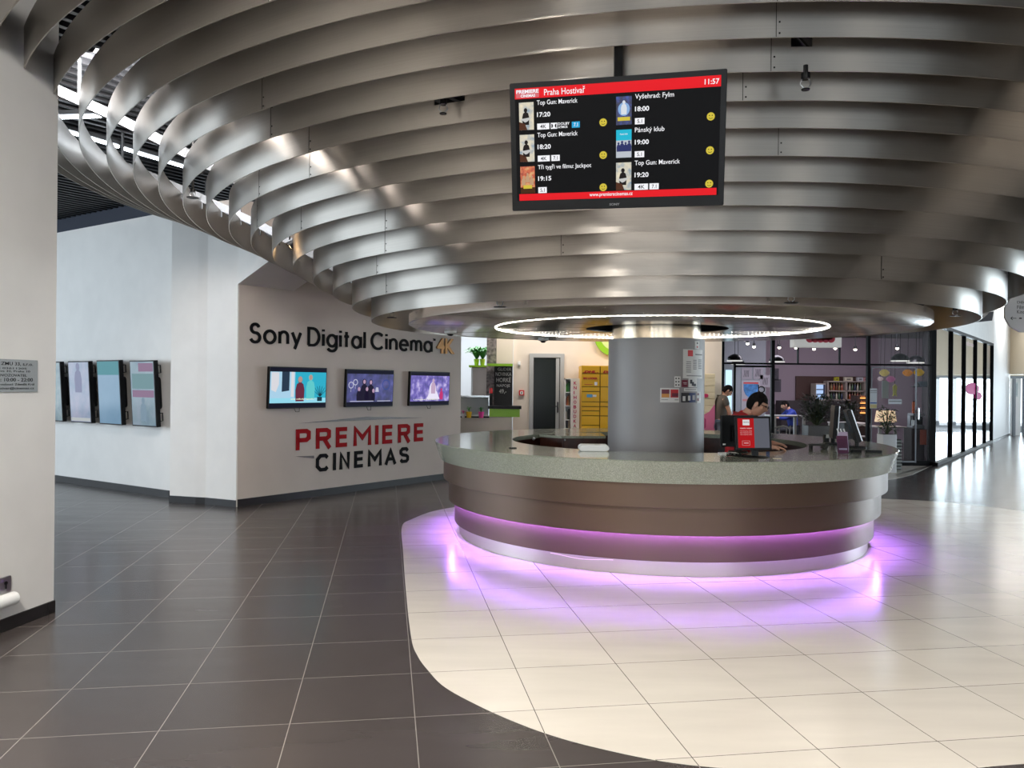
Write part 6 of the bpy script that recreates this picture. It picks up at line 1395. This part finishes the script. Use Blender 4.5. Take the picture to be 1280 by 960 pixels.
    for s_ in 'rl':
        b = len(tp); tp += [J['hp'+s_], J['hp'+s_].lerp(J['kn'+s_], .5), J['kn'+s_], J['kn'+s_].lerp(J['an'+s_], .9)]; tr_ += [.108, .092, .074, .058]; te += [(0, b), (b, b+1), (b+1, b+2), (b+2, b+3)]
    skin('trousers', tp, te, tr_, trousers, t, 1)
    for s_ in 'rl':
        a = J['an'+s_]; to = J['to'+s_]; d = (to-a); d.z = 0; d = d.normalized() if d.length > 1e-4 else Vector((0, 1, 0))
        f = MB(); f.T = axes((a.x, a.y, 0), d.cross(Vector((0, 0, 1))), (0, 0, 1)); f.rbox((0, 0.06, a.z*.5), (.10, .27, a.z), .04, 'z'); f.build('shoe', m_black, t, bevel=0.01)
    return t
# clerk in red leaning on the inside of the counter
H_ = at(947, 505.5, 8.05)
J = dict(pelvis=(2.33, 8.26, .90), chest=(2.315, 8.18, 1.22), neck=(2.385, 8.10, 1.385), head=(H_.x, H_.y, H_.z),
         shr=(2.33, 8.00, 1.315), elr=(2.36, 7.90, 1.08), wrr=(2.53, 7.83, 1.056), hdr=(2.72, 7.79, 1.046),
         shl=(2.36, 8.34, 1.315), ell=(2.52, 8.42, 1.08), wrl=(2.70, 8.28, 1.06), hdl=(2.84, 8.18, 1.05),
         hpr=(2.32, 8.16, .86), knr=(2.38, 8.13, .48), anr=(2.30, 8.12, .09), tor=(2.44, 8.06, .05),
         hpl=(2.32, 8.37, .86), knl=(2.38, 8.38, .48), anl=(2.30, 8.40, .09), tol=(2.44, 8.40, .05))
clerk = person('person in a red shirt and dark glasses leaning over the counter behind the monitors', J, M('red_shirt', (168, 20, 28), 0.7), M('dark_trousers', (34, 34, 40), 0.7), glasses=True, gaze=(0.80, -0.30, -0.38), headup=(0.2, -0.05, 1))
wbn = MB(); w0 = Vector((2.50, 7.842, 1.060)); wbn.tube([(w0.x-2.33, w0.y-8.26, w0.z), (w0.x-2.33+.03, w0.y-8.26-.012, w0.z-.002)], .034, 14); wbn.build('wristband', M('blue_band', (30, 60, 130), 0.4), clerk)
# bent man in grey by the cream locker
ox, oy = X(901, 16.1), 16.08
J = dict(pelvis=(ox-.02, oy, .93), chest=(ox-.0, oy-.0, 1.30), neck=(ox+.07, oy, 1.47), head=(ox+.13, oy, 1.55),
         shr=(ox+.02, oy-.17, 1.40), elr=(ox+.12, oy-.20, 1.14), wrr=(ox+.17, oy-.18, .90), hdr=(ox+.19, oy-.17, .80), shl=(ox+.02, oy+.17, 1.40), ell=(ox+.14, oy+.2, 1.15), wrl=(ox+.26, oy+.14, .98), hdl=(ox+.32, oy+.1, .92),
         hpr=(ox-.02, oy-.09, .88), knr=(ox+.02, oy-.1, .48), anr=(ox-.04, oy-.1, .09), tor=(ox+.10, oy-.1, .05), hpl=(ox-.02, oy+.09, .88), knl=(ox+.03, oy+.1, .48), anl=(ox-.02, oy+.1, .09), tol=(ox+.12, oy+.1, .05))
person('person in a grey t-shirt and jeans looking down beside the cream locker', J, M('grey_tshirt', (96, 88, 80), 0.8), M('light_jeans', (120, 130, 146), 0.8), gaze=(.75, 0, -.66), headup=(.6, 0, .8))
# seated guest in blue in the cafe
sx_, sy_ = X(987, 21.3), 21.3
J = dict(pelvis=(sx_+.12, sy_, .52), chest=(sx_+.06, sy_, .88), neck=(sx_-.02, sy_, 1.06), head=(sx_-.12, sy_, 1.15), shr=(sx_+.02, sy_+.18, .98), elr=(sx_-.16, sy_+.22, .80), wrr=(sx_-.36, sy_+.14, .82), hdr=(sx_-.45, sy_+.1, .82),
         shl=(sx_+.02, sy_-.18, .98), ell=(sx_-.16, sy_-.22, .80), wrl=(sx_-.36, sy_-.14, .82), hdl=(sx_-.45, sy_-.1, .82), hpr=(sx_+.1, sy_+.09, .50), knr=(sx_-.3, sy_+.1, .50), anr=(sx_-.3, sy_+.1, .09), tor=(sx_-.44, sy_+.1, .05), hpl=(sx_+.1, sy_-.09, .50), knl=(sx_-.3, sy_-.1, .50), anl=(sx_-.3, sy_-.1, .09), tol=(sx_-.44, sy_-.1, .05))
person('person in a blue jacket sitting bent forward inside the cafe', J, M('blue_jacket', (40, 60, 150), 0.7), M('dark_trousers', (34, 34, 40)), gaze=(-.9, 0, -.4), headup=(-.3, 0, 1), shirt_sleeve='long')
st2 = thing('cafe_stool', 'dark cafe seat under the guest in blue', 'stool', (sx_+.1, sy_, 0)); MB().rbox((0, 0, .34), (.4, .4, .05), .05, 'z').build('seat', m_black, st2)
for a in (-1, 1):
    for b in (-1, 1): MB().tube([(a*.13, b*.13, .33), (a*.17, b*.17, 0)], .014, 6).build('leg', m_black, st2)
